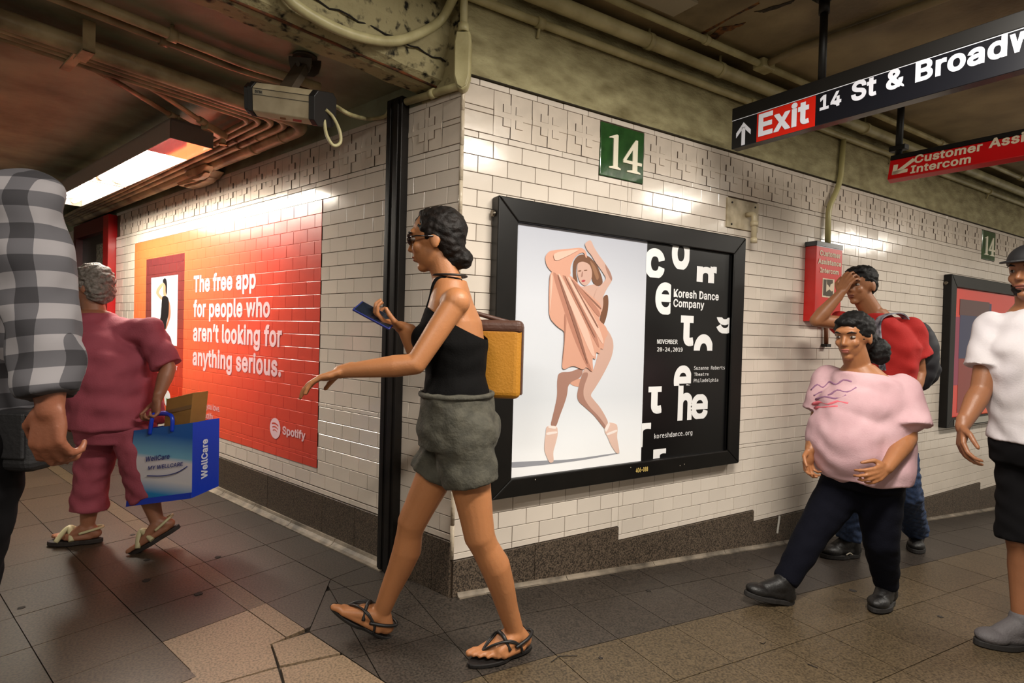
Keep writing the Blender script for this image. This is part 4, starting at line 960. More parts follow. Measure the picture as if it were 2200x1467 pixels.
for off in (-.03, .026): MB().prism([Vector((mt.x, mt.y, ZL-.01))+ax*a+az*b_+ay*off for a, b_ in pts], ay*.004).obj('bracket_cheek', BRK, cmr)
MB().disc(Vector((mt.x, mt.y, ZL-.04))-ay*.034, -ay, .010, .006, 14).obj('pivot_bolt', BRK, cmr)
top = Vector((mt.x, mt.y, ZL-.035)); bt = CM+az*(H_-.002); MB().prism([top-ax*.03-ay*.024, top+ax*.03-ay*.024, bt+ax*.032-ay*.024, bt-ax*.032-ay*.024], ay*.04).obj('neck_plate', BRK, cmr)
# its cable and the spare loop
cb_ = thing('camera_cable', 'painted cable drooping from the camera to the black post', 'cable', CM+ax*Ln/2)
MB().tube(smooth_path([CM+ax*(Ln/2-.01)+az*.02, DP(720, 228, dcm-.02), DP(752, 246, dcm-.0), LW(790, 255, .05), LW(826, 250, .03), LP(.47, .03, 2.235)]), .009, 10).obj('cable_run', PIPE, cb_)
lp = thing('cable_loop', 'hanging loop of cable at the rear end of the camera', 'cable', CM+ax*Ln/2)
MB().tube(smooth_path([CM+ax*(Ln/2-.01)-az*.03, DP(697, 262, dcm-.1), DP(702, 290, dcm-.1), DP(716, 312, dcm-.09), DP(731, 306, dcm-.07), DP(730, 282, dcm-.07), DP(716, 252, dcm-.08), CM+ax*(Ln/2)-az*.0]), .0068, 10).obj('cable_run', PIPE, lp)

# ------------------------------------------------------------------ hanging signs
SIGNB = mat('sign_black', (15, 16, 22), .25, coat=.1); SIGNR = mat('sign_red', (188, 30, 18), .25, coat=.2); SW = mat('sign_white', (206, 208, 218), .35); STEEL = mat('dark_steel', (15, 13, 11), .5, spec=.3)
h1 = math.radians(95.5); bl = ZP(1571, 321, 2.15); Ud = -Vector((math.cos(h1), math.sin(h1), 0)); n1 = Vector((math.sin(h1), -math.cos(h1), 0))
if n1.dot(C-bl) < 0: n1 = -n1
s1p = lambda x, y, k=0: onplane(x, y, n1, bl+n1*k)
fh = s1p(1573, 261).z-2.15
sg = thing('exit_sign', 'long black hanging sign reading Exit 14 St & Broadway', 'sign', s1p(1765, 205))
MB().box(bl-n1*.055, Ud*2.4, n1*.055, (0, 0, fh)).obj('sign_box', SIGNB, sg, bevel=.002, seg=1)
MB().box(bl-n1*.06+Vector((0, 0, fh+.003)), Ud*2.4, n1*.063, (0, 0, .062)).obj('top_channel', STEEL, sg, bevel=.003)
MB().box(bl+Vector((0, 0, fh-.001))-n1*.0, Ud*2.4, n1*.0015, (0, 0, .003)).obj('trim_line', SW, sg)
f1 = lambda x, y: s1p(x, y, .0012)
A, B = s1p(1626, 270, .0008), s1p(1752, 230, .0008); zz = 2.15
MB().flat([(A.x, A.y, zz+.001), (B.x, B.y, zz+.001), (B.x, B.y, zz+fh-.003), (A.x, A.y, zz+fh-.003)], n1).obj('red_panel', SIGNR, sg)
V1 = Vector((0, 0, 1))
text_px('lettering', 'Exit', lambda x, y: s1p(x, y, .002), (1629, 294.5), (1738.5, 264), (1629, 247), SW, sg, w=.031)
text_px('lettering', '14', f1, (1400+993/2.75, 656/2.75), (1400+1120/2.75, 622/2.75), (1400+993/2.75, 570/2.75), SW, sg, w=.031)
text_px('lettering', 'St', f1, (1400+1178/2.75, 604/2.75), (1400+1328/2.75, 562/2.75), (1400+1178/2.75, 490/2.75), SW, sg, w=.031)
text_px('lettering', '&', f1, (1400+1384/2.75, 540/2.75), (1400+1492/2.75, 510/2.75), (1400+1384/2.75, 425/2.75), SW, sg, w=.031)
text_px('lettering', 'Broad', f1, (1400+1557/2.75, 490/2.75), (1400+2100/2.75, 328/2.75), (1400+1557/2.75, 368/2.75), SW, sg, w=.031)
text_px('lettering', 'way', f1, (1400+2112/2.75, 324/2.75), (1400+2500/2.75, 210/2.75), (1400+2112/2.75, 176/2.75), SW, sg, w=.031)
cA = f1(1597, 287); U_ = Ud; pA = [(0, .5), (.42, .12), (.42, -.06), (.12, .17), (.12, -.5), (-.12, -.5), (-.12, .17), (-.42, -.06), (-.42, .12)]
m = MB(); S_ = fh*.8
for pc in ([(-.11, -.5), (.11, -.5), (.11, .3), (-.11, .3)], [(0, .5), (.44, .1), (.44, -.12), (0, .26)], [(0, .5), (0, .26), (-.44, -.12), (-.44, .1)]): m.flat([cA+Ud*(x*S_*.78)+Vector((0, 0, y*S_)) for x, y in pc], n1)
m.obj('arrow', SW, sg)
q = s1p(1765, 190, -.03); MB().tube([Vector((q.x, q.y, 2.15+fh+.06)), Vector((q.x, q.y, ZC))], .017, 14).obj('hanger_pole', STEEL, sg)
MB().tube([Vector((q.x, q.y, ZC-.09)), Vector((q.x, q.y, ZC-.03))], .023, 14).obj('pole_collar', STEEL, sg); MB().tube([Vector((q.x, q.y, ZC-.03)), Vector((q.x, q.y, ZC-.0))], [.03, .06], 18).obj('pole_flange', STEEL, sg)
q2 = q+Ud*1.4; MB().tube([Vector((q2.x, q2.y, 2.15+fh+.06)), Vector((q2.x, q2.y, ZC))], .017, 14).obj('hanger_pole', STEEL, sg)
# red sign, swung a little out of true
h2 = math.radians(97); U2 = -Vector((math.cos(h2), math.sin(h2), 0)); n2 = Vector((-abs(math.sin(h2)), -math.cos(h2)*1, 0)); n2 = Vector((0, 0, 1)).cross(U2)
if n2.x > 0: n2 = -n2
b2l = ZP(1906, 386, 2.15); V2 = (Vector((0, 0, 1))*.95-n2*.30).normalized(); nn2 = U2.cross(V2)
if nn2.dot(C-b2l) < 0: nn2 = -nn2
s2p = lambda x, y, k=0: onplane(x, y, nn2, b2l+nn2*k)
fh2 = (s2p(1919, 344)-b2l).dot(V2)
s2 = thing('intercom_sign', 'red hanging sign reading Customer Assistance Intercom with arrow, under the right ceiling', 'sign', b2l)
RED2 = mat('sign_crimson', (186, 10, 16), .3, coat=.2); CRM = mat('sign_cream', (214, 198, 172), .4)
MB().box(b2l-nn2*.05, U2*1.3, nn2*.05, V2*fh2).obj('sign_box', RED2, s2, bevel=.003)
MB().box(b2l-nn2*.055+V2*(fh2+.002), U2*1.3, nn2*.056, V2*.03).obj('top_channel', STEEL, s2)
f2 = lambda x, y: s2p(x, y, .001)
z2 = lambda x, y: (1860+x/4.891, 200+y/4.891)
text_px('lettering', 'Customer', f2, z2(505, 742), z2(1222, 600), z2(520, 655), CRM, s2, w=.028, V=V2); text_px('lettering', 'Assistance', f2, z2(1290, 582), z2(2330, 385), z2(1305, 480), CRM, s2, w=.028, V=V2); text_px('lettering', 'Intercom', f2, z2(465, 848), z2(1102, 725), z2(480, 765), CRM, s2, w=.028, V=V2)
a = f2(*z2(272, 862)); k = fh2
m = MB(); D1 = (U2*.8+V2*.6).normalized()
for pc in ([(0, 0), (.62, .02), (.62, .2), (0, .19)], [(0, 0), (.2, 0), (.2, .52), (.02, .52)], [(.1, .14), (.24, .02), (.88, .56), (.76, .70)]): m.flat([a+U2*(x*k)+V2*(y*k) for x, y in pc], nn2)
m.obj('arrow', CRM, s2)
pb = s2p(1930, 335, -.03); pt2 = ZP(1948, 238, ZC-.005); pt2 = Vector((pb.x+.02, pb.y, ZC)) if abs(pt2.x-pb.x) > .3 else pt2
MB().tube([pb, pt2], .019, 12).obj('hanger_pole', STEEL, s2); MB().cbox(pt2-Vector((0, 0, .012)), .06, .26, .022).obj('ceiling_channel', STEEL, s2, bevel=.003)
MB().cbox(pb+(pt2-pb)*.1, .05, .09, .03).obj('pole_bracket', STEEL, s2, bevel=.003)

# ------------------------------------------------------------------ intercom post sign on the wall
X_0, X_1, Zt, Zb = RW(1754, 545, .085).x, RW(1810, 545, .085).x, RW(1754, 527, .085).z, RW(1754, 690, .085).z
ic = thing('wall_sign', 'upright red sign box on the tiles reading Customer Assistance Intercom', 'sign', (X_0, 0, Zb))
MB().box((X_0, -.008, Zb), (X_1-X_0, 0, 0), (0, -.077, 0), (0, 0, Zt-Zb)).obj('sign_box', mat('box_red', (204, 34, 28), .3, coat=.2), ic, bevel=.003)
MB().box((X_0-.002, -.006, Zt), (X_1-X_0+.004, 0, 0), (0, -.081, 0), (0, 0, .032)).obj('top_cap', SIGNB, ic, bevel=.002)
MB().box((X_0-.001, -.0855, Zt-.004), (X_1-X_0+.002, 0, 0), (0, -.001, 0), (0, 0, .004)).obj('trim_line', SW, ic)
z8 = lambda x, y: (1580+x/3.667, 380+y/3.667); f3 = lambda x, y: RW(x, y, .0862)
text_px('lettering', 'Customer', f3, z8(664, 618), z8(826, 640), z8(664, 574), CRM, ic, w=.034); text_px('lettering', 'Assistance', f3, z8(650, 682), z8(832, 706), z8(652, 640), CRM, ic, w=.034); text_px('lettering', 'Intercom', f3, z8(666, 752), z8(812, 768), z8(666, 712), CRM, ic, w=.034)
def rrect(nm, x0, y0, x1, y1, m, k):
    A, B = RW(*z8(x0, y0), .0862+k*.0008), RW(*z8(x1, y1), .0862+k*.0008); MB().flat([(A.x, A.y, A.z), (B.x, A.y, A.z), (B.x, A.y, B.z), (A.x, A.y, B.z)], (0, -1, 0)).obj(nm, m, ic)
rrect('pictogram_panel', 688, 796, 776, 955, CRM, 0); DK = mat('pictogram_dark', (70, 58, 40), .5)
rrect('pictogram_figure', 695, 806, 714, 936, DK, 1)
fq = lambda L_: MB().flat([RW(*z8(x, y), .0862+.0016) for x, y in L_], (0, -1, 0)).obj('pictogram_figure', DK, ic)
fq([(722, 808), (768, 812), (768, 838), (750, 846), (744, 870), (734, 850), (724, 846)]); fq([(716, 905), (742, 885), (756, 902), (768, 898), (768, 942), (716, 938)])
fa = lambda x, y: RW(*z8(x, y), .0862+.0004); MB().flat([fa(718, 985), fa(734, 987), fa(734, 1045), fa(718, 1043)], (0, -1, 0)).obj('arrow', CRM, ic); MB().flat([fa(698, 1030), fa(752, 1036), fa(726, 1072)], (0, -1, 0)).obj('arrow', CRM, ic)
hk = thing('intercom_bracket', 'rusty brown bracket hanging below the upright red sign box', 'bracket', (X_0+.05, -.02, Zb-.15)); qa, qb = RW(1775, 690, .03), RW(1775, 742, .03)
MB().tube([qa, qb], .014, 10).obj('bracket_bar', mat('rusty_brown', (120, 76, 46), .7), hk); MB().cbox(qb, .05, .04, .02).obj('bracket_foot', BLKM, hk)
pp = [RW(1778, 530, .04), RW(1780, 446, .04), RW(1797, 412, .04), RW(1806, 382, .04), Vector((RW(1806, 382, .04).x+.02, -.04, 2.60))]
b = thing('wall_conduit', 'pale green conduit bending down the tiles into the upright red sign', 'pipe', pp[0]); MB().tube(pp, .0185, 12, .06).obj('pipe_run', mat('pale_green_pipe', (178, 170, 118), .35), b)
# steel cover plate with an elbow pipe at the case's upper right corner
cp_ = thing('cover_plate', 'stained square steel plate on the tiles above the poster case corner', 'cover plate', (BOXP[0], 0, BOXP[2]))
MB().box((BOXP[0]-.02, 0, BOXP[2]), (BOXP[1]-BOXP[0]+.02, 0, 0), (0, -.018, 0), (0, 0, BOXP[3]-BOXP[2]-.012)).obj('plate', mat('stained_steel', (204, 190, 162), .5, rgb2=(150, 136, 108), vscale=10), cp_, bevel=.002)
for x, z in ((.02, .02), (.02, .15), (.24, .15)): MB().disc((BOXP[0]+x, -.018, BOXP[2]+z), (0, -1, 0), .006, .004, 8).obj('plate_screw', STEEL, cp_)
e0 = RW(1604, 462, .018); ep = [Vector((e0.x, -.018, e0.z)), Vector((e0.x, -.07, e0.z)), Vector((e0.x+.005, -.07, RW(1609, 520, .07).z))]
el = thing('elbow_pipe', 'pale elbow pipe from the steel plate down to the poster case', 'pipe', ep[0]); EM = mat('pale_pipe', (196, 182, 150), .35)
MB().tube(ep, .016, 12, .03).obj('pipe_run', EM, el); MB().tube([ep[2]+Vector((0, 0, .1)), ep[2]+Vector((0, 0, .13))], .023, 12).obj('pipe_coupling', EM, el); MB().tube([ep[2]+Vector((0, 0, .0)), ep[2]+Vector((0, 0, .03))], .020, 12).obj('pipe_coupling', EM, el)
# white chalk-like streak on the right skirting
MB().flat([RW(1673, 1107, .0155), RW(1677, 1108, .0155), RW(1672, 1146, .0155), RW(1668, 1145, .0155)], (0, -1, 0)).obj('paint_streak', mat('streak', (200, 196, 186), .6), bpy.data.objects['baseboard_right'])

# ------------------------------------------------------------------ far end of the left passage
REDM = mat('red_frame_paint', (168, 14, 18), .28, coat=.2)
dr = structure(MB().box(LP(4.64, -.1, 0), dL*.16, nL*.17, (0, 0, 2.2)).obj('door_1', REDM))
MB().box(LP(4.8, -.1, 2.06), dL*.95, nL*.17, (0, 0, .14)).obj('door_header', mat('dark_red_paint', (92, 10, 12), .35), dr)
MB().box(LP(5.75, -.1, 0), dL*.1, nL*.17, (0, 0, 2.2)).obj('door_jamb', mat('dark_red_paint2', (80, 12, 14), .35), dr)
MB().box(LP(4.8, -.02, 0), dL*.95, nL*.03, (0, 0, 2.06)).obj('door_leaf', mat('dark_door', (40, 30, 28), .3), dr)
MB().box(LP(4.84, .012, 1.1), dL*.38, nL*.006, (0, 0, .86)).obj('door_glass', mat('wired_glass', (160, 152, 136), .12, rgb2=(60, 54, 48), vscale=60), dr)
MB().tube([LP(5.3, .02, 1.06), LP(5.3, .07, 1.06), LP(5.3, .07, 1.3), LP(5.3, .02, 1.3)], .012, 10, .02).obj('door_handle', mat('steel_handle', (190, 186, 180), .2, 1), dr)
structure(MB().box(LP(5.85, -.1, 0), dL*4, nL*.1, (0, 0, 2.33)).obj('wall_left_far', TILE))
ew = structure(MB().box(LP(9.6, -.2, 0), nL*7, dL*.1, (0, 0, 2.33)).obj('wall_end', TILE))
rows_ = int(2.2/CZ)
mb = MB()
for r in range(3, rows_):
    a = .05 if r % 2 else -.03
    while a < 4.5:
        o = LP(9.6, a+.002, r*CZ+.002); mb.box(o, nL*(P-.006), -dL*.006, (0, 0, CZ-.006)); a += P
o = mb.obj('wall_tile', TILE, ew); o['kind'] = 'stuff'
rl = thing('wall_rail', 'curved steel handrail far down the left passage', 'handrail', LP(8.6, 1.2, .9)); RM = mat('rail_steel', (176, 172, 164), .2, 1)
pts = [DP(100, 725, 6.5), DP(128, 722, 6.2), DP(116, 745, 6.1), DP(120, 765, 6.1), DP(134, 772, 6.1)]; MB().tube([DP(60, 722, 7.5)]+pts, .018, 10, .06).obj('rail_tube', RM, rl)
MB().tube([DP(100, 725, 6.5), Vector((DP(100, 725, 6.5).x, DP(100, 725, 6.5).y, 0))], .018, 10).obj('rail_post', RM, rl)
# ------------------------------------------------------------------ people
def nz(v): return Vector(v).normalized()
def skinmat(name, rgb): return mat(name, rgb, rough=.48, sss=.12, var=.12, vscale=9, bump=.08, bscale=160)
class Body:
    """collects tapered limbs and ellipsoids and fuses them into one continuous surface"""
    def __init__(s): s.mb = MB()
    def cap(s, a, b, ra, rb, seg=18):
        a, b = Vector(a), Vector(b); d = b-a
        if d.length < 1e-5: return s.ball(a, ra)
        s.mb.tube([a, b], [ra, rb], seg); s.ball(a, ra, seg); s.ball(b, rb, seg); return s
    def frus(s, a, b, ra, rb, seg=24): s.mb.tube([a, b], [ra, rb], seg); return s
    def ball(s, c, r, seg=18): s.mb.ellip(c, (Vector((r, 0, 0)), Vector((0, r, 0)), Vector((0, 0, r))), seg, 12); return s
    def ell(s, c, ax, seg=24): s.mb.ellip(c, ax, seg, 16); return s
    def loft(s, rings, seg=28):
        """rings: (centre, x axis vector, y axis vector) ellipses joined into a closed solid"""
        vs = []
        for c, x, y in rings:
            for k in range(seg): a = 2*PI*k/seg; vs.append(Vector(c)+x*math.cos(a)+y*math.sin(a))
        fs = [(i*seg+k, i*seg+(k+1) % seg, (i+1)*seg+(k+1) % seg, (i+1)*seg+k) for i in range(len(rings)-1) for k in range(seg)]
        fs += [tuple(range(seg))[::-1], tuple(range(len(vs)-seg, len(vs)))]
        t = (Vector(rings[-1][0])-Vector(rings[0][0])); 
        if rings[0][1].cross(rings[0][2]).dot(t) < 0: fs = [f[::-1] for f in fs]
        s.mb.add(vs, fs, True); return s
    def fuse(s, name, m, parent, voxel=.006, smooth=6, disp=0, dscale=.12, cuts=(), thick=0):
        o = s.mb.obj(name+'_tmp', m); r = o.modifiers.new('r', 'REMESH'); r.mode = 'VOXEL'; r.voxel_size = voxel; r.use_smooth_shade = True
        sm = o.modifiers.new('s', 'SMOOTH'); sm.factor = .5; sm.iterations = smooth
        me = bpy.data.meshes.new_from_object(o.evaluated_get(bpy.context.evaluated_depsgraph_get())); me.name = name
        old = o.data; bpy.data.objects.remove(o); bpy.data.meshes.remove(old)
        if disp:
            n = len(me.vertices); co = np.empty(n*3); me.vertices.foreach_get('co', co); co = co.reshape(-1, 3); no = np.empty(n*3); me.vertices.foreach_get('normal', no); no = no.reshape(-1, 3)
            q = co/dscale; w = np.zeros(n); rs = np.random.RandomState(5)
            for k in range(9):
                d = rs.normal(size=3); d /= np.linalg.norm(d); f = rs.uniform(3.5, 10); w += np.sin(q @ d*f*.8+2.2*np.sin(q @ rs.normal(size=3)*1.6+k))/(k*.4+1.6)
            co = co+no*(w[:, None]*disp*.5); me.vertices.foreach_set('co', co.ravel()); me.update()
        if cuts:
            bm = bmesh.new(); bm.from_mesh(me)
            for co_, no_ in cuts: bmesh.ops.bisect_plane(bm, geom=bm.verts[:]+bm.edges[:]+bm.faces[:], plane_co=co_, plane_no=no_, clear_outer=True)
            bm.to_mesh(me); bm.free()
        o = new_mesh_obj(name, me, None, parent)
        if thick: md = o.modifiers.new('t', 'SOLIDIFY'); md.thickness = thick; md.offset = -1
        return o
def basis(face, up):
    f = nz(face); s = nz(Vector(up).cross(f)); u = f.cross(s); return f, s, u      # forward, left side, up
def head(B, c, face, up, k=1.0, ears=True):
    """c = middle of the head; face = direction it looks"""
    f, s, u = basis(face, up); c = Vector(c)
    B.ell(c+u*.022*k-f*.008*k, (f*.094*k, s*.074*k, u*.092*k)); B.ell(c-u*.035*k+f*.018*k, (f*.066*k, s*.056*k, u*.078*k)); B.ell(c-u*.092*k+f*.055*k, (f*.024*k, s*.024*k, u*.02*k))
    B.ell(c+f*.064*k-u*.03*k, (f*.025*k, s*.040*k, u*.045*k)); B.ell(c+f*.072*k+u*.032*k, (f*.022*k, s*.05*k, u*.018*k))
    B.cap(c+f*.080*k+u*.014*k, c+f*.099*k-u*.024*k, .0085*k, .0115*k, 12)
    for q in (-1, 1): B.ball(c+f*.091*k-u*.028*k+s*q*.010*k, .0078*k, 10); B.ell(c+f*.060*k+s*q*.034*k-u*.024*k, (f*.022*k, s*.020*k, u*.022*k)); B.ell(c-f*.012*k+s*q*.074*k-u*.012*k, (f*.018*k, s*.008*k, u*.031*k)) if ears else None
    B.ell(c+f*.081*k-u*.055*k, (f*.011*k, s*.023*k, u*.0065*k)); B.ell(c+f*.079*k-u*.066*k, (f*.011*k, s*.019*k, u*.0075*k))
def face_parts(parent, c, face, up, k, brow, lips, eyes=True, nm=''):
    f, s, u = basis(face, up); c = Vector(c)
    for q in (-1, 1):
        if eyes:
            e = c+f*.0715*k+s*q*.031*k+u*.006*k; o = MB().ellip(e, (f*.0125*k, s*.0135*k, u*.0070*k)).obj('eye', EYEW, parent); MB().ellip(e+f*.0085*k, (f*.0048*k, s*.006*k, u*.006*k), 10, 8).obj('iris', EYEB, o)
        MB().tube([c+f*.089*k+s*q*.014*k+u*.027*k, c+f*.088*k+s*q*.034*k+u*.032*k, c+f*.074*k+s*q*.05*k+u*.026*k], [.003*k, .0045*k, .002*k], 8).obj('eyebrow', brow, parent)
    MB().ellip(c+f*.0875*k-u*.0555*k, (f*.0065*k, s*.021*k, u*.0048*k)).obj('lips', lips, parent); MB().ellip(c+f*.0855*k-u*.065*k, (f*.0065*k, s*.017*k, u*.0055*k)).obj('lips', lips, parent)
EYEW = mat('eye_white', (142, 132, 124), .45); EYEB = mat('eye_dark', (40, 26, 18), .1); LIPM = mat('lip_skin', (150, 82, 70), .45); LIP2 = mat('lip_dark', (112, 62, 50), .45)
def hand(B, wr, d, n, k=1.0, curl=.5, side=1, spread=.12, thumb_in=.5):
    """wrist point, direction of the fingers, direction the palm faces; side=+1 puts the thumb towards n x d"""
    wr = Vector(wr); d = nz(d); n = Vector(n); n = nz(n-d*n.dot(d)); t = nz(n.cross(d))*side        # t: towards the thumb
    B.cap(wr-d*.03*k, wr+d*.012*k, .024*k, .023*k)
    kn = []
    for i in range(4):
        off = (.028-.0185*i)*k; ln = (.078, .082, .078, .070)[i]*k; p = wr+d*ln+t*off; kn.append(p); B.cap(wr+d*.012*k+t*off*.6, p, .0135*k, .0105*k, 12)
    B.ell(wr+d*.045*k+n*.004*k, (d*.042*k, t*.036*k, n*.015*k))
    L = (.042, .047, .043, .034)
    for i in range(4):
        p = kn[i]; a = 0; dd = nz(d+t*(1.5-i)*spread)
        for j, (fr, r0, r1) in enumerate(((1, .0098, .0088), (.68, .0088, .0080), (.52, .0080, .0068))):
            a += curl*(.75 if j == 0 else 1.0)*(1+.06*i); v = dd*math.cos(a)+n*math.sin(a); q = p+v*L[i]*fr*k; B.cap(p, q, r0*k, r1*k, 10); p = q
    b = wr+d*.022*k+t*.024*k; v = nz(d*.62+t*.72+n*.28); m1 = b+v*.042*k; B.cap(b, m1, .0145*k, .0115*k, 12); v2 = nz(d*.85+t*.3*(1-thumb_in)+n*(.25+thumb_in*.5)); m2 = m1+v2*.032*k; B.cap(m1, m2, .0108*k, .0098*k, 10); v3 = nz(v2+n*.3*thumb_in-t*.15*thumb_in); B.cap(m2, m2+v3*.024*k, .0096*k, .008*k, 10)
def arm(B, sh, el, wr, k=1.0, r=(.046, .037, .038, .025)):
    sh, el, wr = map(Vector, (sh, el, wr)); B.cap(sh, sh.lerp(el, .45), r[0]*k, r[0]*.94*k); B.cap(sh.lerp(el, .45), el, r[0]*.94*k, r[1]*k); B.cap(el, el.lerp(wr, .28), r[1]*k, r[2]*1.05*k); B.cap(el.lerp(wr, .28), wr, r[2]*1.05*k, r[3]*k)
def leg(B, hip, kn, an, k=1.0, r=(.085, .055, .054, .033), back=None):
    hip, kn, an = map(Vector, (hip, kn, an)); b = back if back is not None else Vector((0, 0, 0))
    T = ((0, r[0]), (.3, r[0]*.94), (.6, r[0]*.45+r[1]*.53), (.85, r[1]*1.06), (1, r[1]))
    for (t0, r0), (t1, r1) in zip(T, T[1:]): B.cap(hip.lerp(kn, t0), hip.lerp(kn, t1), r0*k, r1*k)
    T = ((0, r[1]*.98, 0), (.12, r[1]*.9, .004), (.3, r[2], .016), (.5, r[2]*.88, .013), (.75, r[3]*1.18, .004), (1, r[3], 0))
    for (t0, r0, o0), (t1, r1, o1) in zip(T, T[1:]): B.cap(kn.lerp(an, t0)+b*o0*k, kn.lerp(an, t1)+b*o1*k, r0*k, r1*k)
def foot(B, an, toe, up, k=1.0, bare=True, side=1):
    """ankle centre, heel-to-toe direction, sole normal; five toes, the big one towards side"""
    an = Vector(an); f = nz(toe); u = Vector(up); u = nz(u-f*u.dot(f)); s = nz(u.cross(f))*side; so = an-u*.068*k
    B.cap(an, so+u*.034*k-f*.03*k, .034*k, .033*k); B.ell(so+u*.028*k-f*.035*k, (f*.036*k, s*.029*k, u*.028*k))
    for i in range(5):
        o = (.030-.0155*i)*k; ball = so+f*(.128-.009*i*i*.45)*k+s*o*1.12+u*.015*k; B.cap(an+f*.012*k-u*.012*k+s*o*.35, so+f*.075*k+s*o*.8+u*(.034-.002*i)*k, .031*k, .020*k, 12); B.cap(so+f*.075*k+s*o*.8+u*(.034-.002*i)*k, ball, .020*k, .0145*k, 12); B.cap(so-f*.02*k+s*o*.6+u*.018*k, ball, .018*k, .0135*k, 12)
        if bare:
            L = (.042, .036, .032, .028, .024)[i]*k; r_ = (.0135, .0095, .009, .0085, .0085)[i]*k; p = ball+f*L*.55+u*.003*k; B.cap(ball, p, .0125*k, r_, 10); B.cap(p, p+f*L*.5-u*.004*k, r_, r_*.95, 10)
def sole(parent, an, toe, up, k, m, th=.012, L=(-.078, .19), w=(.034, .046), lift=0, name='sole'):
    an = Vector(an); f = nz(toe); u = Vector(up); u = nz(u-f*u.dot(f)); s = nz(u.cross(f)); so = an-u*(.068*k)-u*.0; pts = []
    for t in range(28):
        a = 2*PI*t/28; x = math.cos(a); y = math.sin(a); X = (L[0]+L[1])/2+(L[1]-L[0])/2*x; W_ = (w[0] if x < 0 else w[1])*(1-.12*math.exp(-((X-.04)/.035)**2)); pts.append(so+f*X*k+s*y*W_*k-u*(th+lift))
    return MB().prism(pts, u*th).obj(name, m, parent, bevel=.003)
def shoe(parent, an, toe, up, k, m, ms, name='shoe', high=.05, laces=True, side=1):
    an = Vector(an); f = nz(toe); u = Vector(up); u = nz(u-f*u.dot(f)); s = nz(u.cross(f)); so = an-u*.075*k; B = Body()
    B.cap(an+u*high*k*.6, so+u*.04*k-f*.03*k, .046*k, .043*k); B.ell(so+u*.036*k-f*.034*k, (f*.048*k, s*.040*k, u*.036*k)); B.cap(an+f*.02*k, so+f*.09*k+u*.042*k, .042*k, .036*k)
    B.ell(so+f*.125*k+u*.030*k, (f*.068*k, s*.048*k, u*.031*k)); B.ell(so+f*.05*k+u*.034*k, (f*.1*k, s*.040*k, u*.035*k))
    o = B.fuse(name, m, parent, .006, 4, cuts=[(so+u*.004, -u)])
    sole(o, an-u*.004*k, toe, up, k, ms, th=.022*k, L=(-.086, .198), w=(.043, .053), lift=-.012*k)
    if laces:
        for i in range(4):
            c = so+f*(.035+.022*i)*k+u*(.082-.0095*i)*k; MB().tube([c-s*.022*k-u*.004*k, c+u*.005*k, c+s*.022*k-u*.004*k], .0032*k, 6).obj('shoelace', ms if m != ms else m, o)
    return o
def torso(B, pel, chest, neck, lat, fwd, w=(.17, .135, .18), d=(.115, .10, .115), lift=0):
    """lofted trunk from the crotch to the base of the neck; lat points to the left side of the body"""
    pel, chest, neck = map(Vector, (pel, chest, neck)); lat, fwd = nz(lat), nz(fwd); up = nz(chest-pel); wa = pel.lerp(chest, .45)
    R = [(pel-up*.07, lat*w[0]*.72, fwd*d[0]*.8), (pel, lat*w[0], fwd*d[0]), (pel+up*.06, lat*w[0]*.98, fwd*d[0]*.98), (wa, lat*w[1], fwd*d[1]), (chest-up*.05, lat*w[2]*.88, fwd*d[2]), (chest+up*.03, lat*w[2]*.9, fwd*d[2]*.95), (chest.lerp(neck, .55), lat*w[2]*.72, fwd*d[2]*.72), (neck, lat*.065, fwd*.06)]
    B.loft(R)

def ribbon(pts, wv, up, th=.004):
    """flat strap: half width vector wv, pushed along up"""
    P_ = smooth_path(pts); m = MB(); vs = []; wv = Vector(wv)
    for i, p in enumerate(P_):
        t = (P_[min(i+1, len(P_)-1)]-P_[max(i-1, 0)]).normalized(); n = t.cross(wv).normalized()*th; vs += [p-wv-n, p+wv-n, p+wv+n, p-wv+n]
    fs = [(i*4+j, i*4+(j+1) % 4, (i+1)*4+(j+1) % 4, (i+1)*4+j) for i in range(len(P_)-1) for j in range(4)]+[(3, 2, 1, 0), tuple(len(vs)-4+j for j in range(4))]
    m.add(vs, fs); return m
Z3 = Vector((0, 0, 1))
def garment(name, parent, m, build, voxel=.007, smooth=7, disp=.006, dscale=.11, cuts=()):
    B = Body(); build(B); return B.fuse(name, m, parent, voxel, smooth, disp, dscale, cuts)
def limbs(B, pts, rs):
    for i in range(len(pts)-1): B.cap(pts[i], pts[i+1], rs[i], rs[i+1])
def open_sleeve(B, pts, rs):
    limbs(B, pts[:-1], rs[:-1]); B.frus(pts[-2], pts[-1], rs[-2], rs[-1])
FABN = 90
# ---- 1: woman walking past the corner
pw = thing('person', 'person striding left past the corner in black top and grey shorts, holding up a phone', 'person', FLR(960, 1420))
S1 = skinmat('warm_skin', (172, 114, 72)); HAIR1 = mat('dark_brown_hair', (24, 16, 12), .6, spec=.25, rgb2=(13, 9, 7), vscale=40, bump=.4, bscale=90)
w = nz((-.80, .60, 0)); lt_ = Z3.cross(w)
pel, chest, neck, hc_ = DP(985, 900, 1.97), DP(974, 708, 1.97), DP(966, 602, 1.96), DP(937, 516, 1.96)
shL, elL, wrL = DP(980, 648, 1.84), DP(893, 782, 1.78), DP(738, 797, 1.80); shR, elR, wrR = DP(945, 668, 2.09), DP(905, 775, 2.10), DP(866, 704, 2.03)
hpL, hpR = DP(992, 925, 1.90), DP(982, 925, 2.04); knL, knR = DP(1030, 1150, 1.90), DP(886, 1120, 2.03)
def grounded(hx, hy, tx, ty, k=1.0, h=.068):
    a, b_ = FLR(hx, hy), FLR(tx, ty); f = nz(b_-a); return a+f*.045*k+Z3*(h*k+.014), f
anL, tL = grounded(1128, 1398, 1012, 1432)
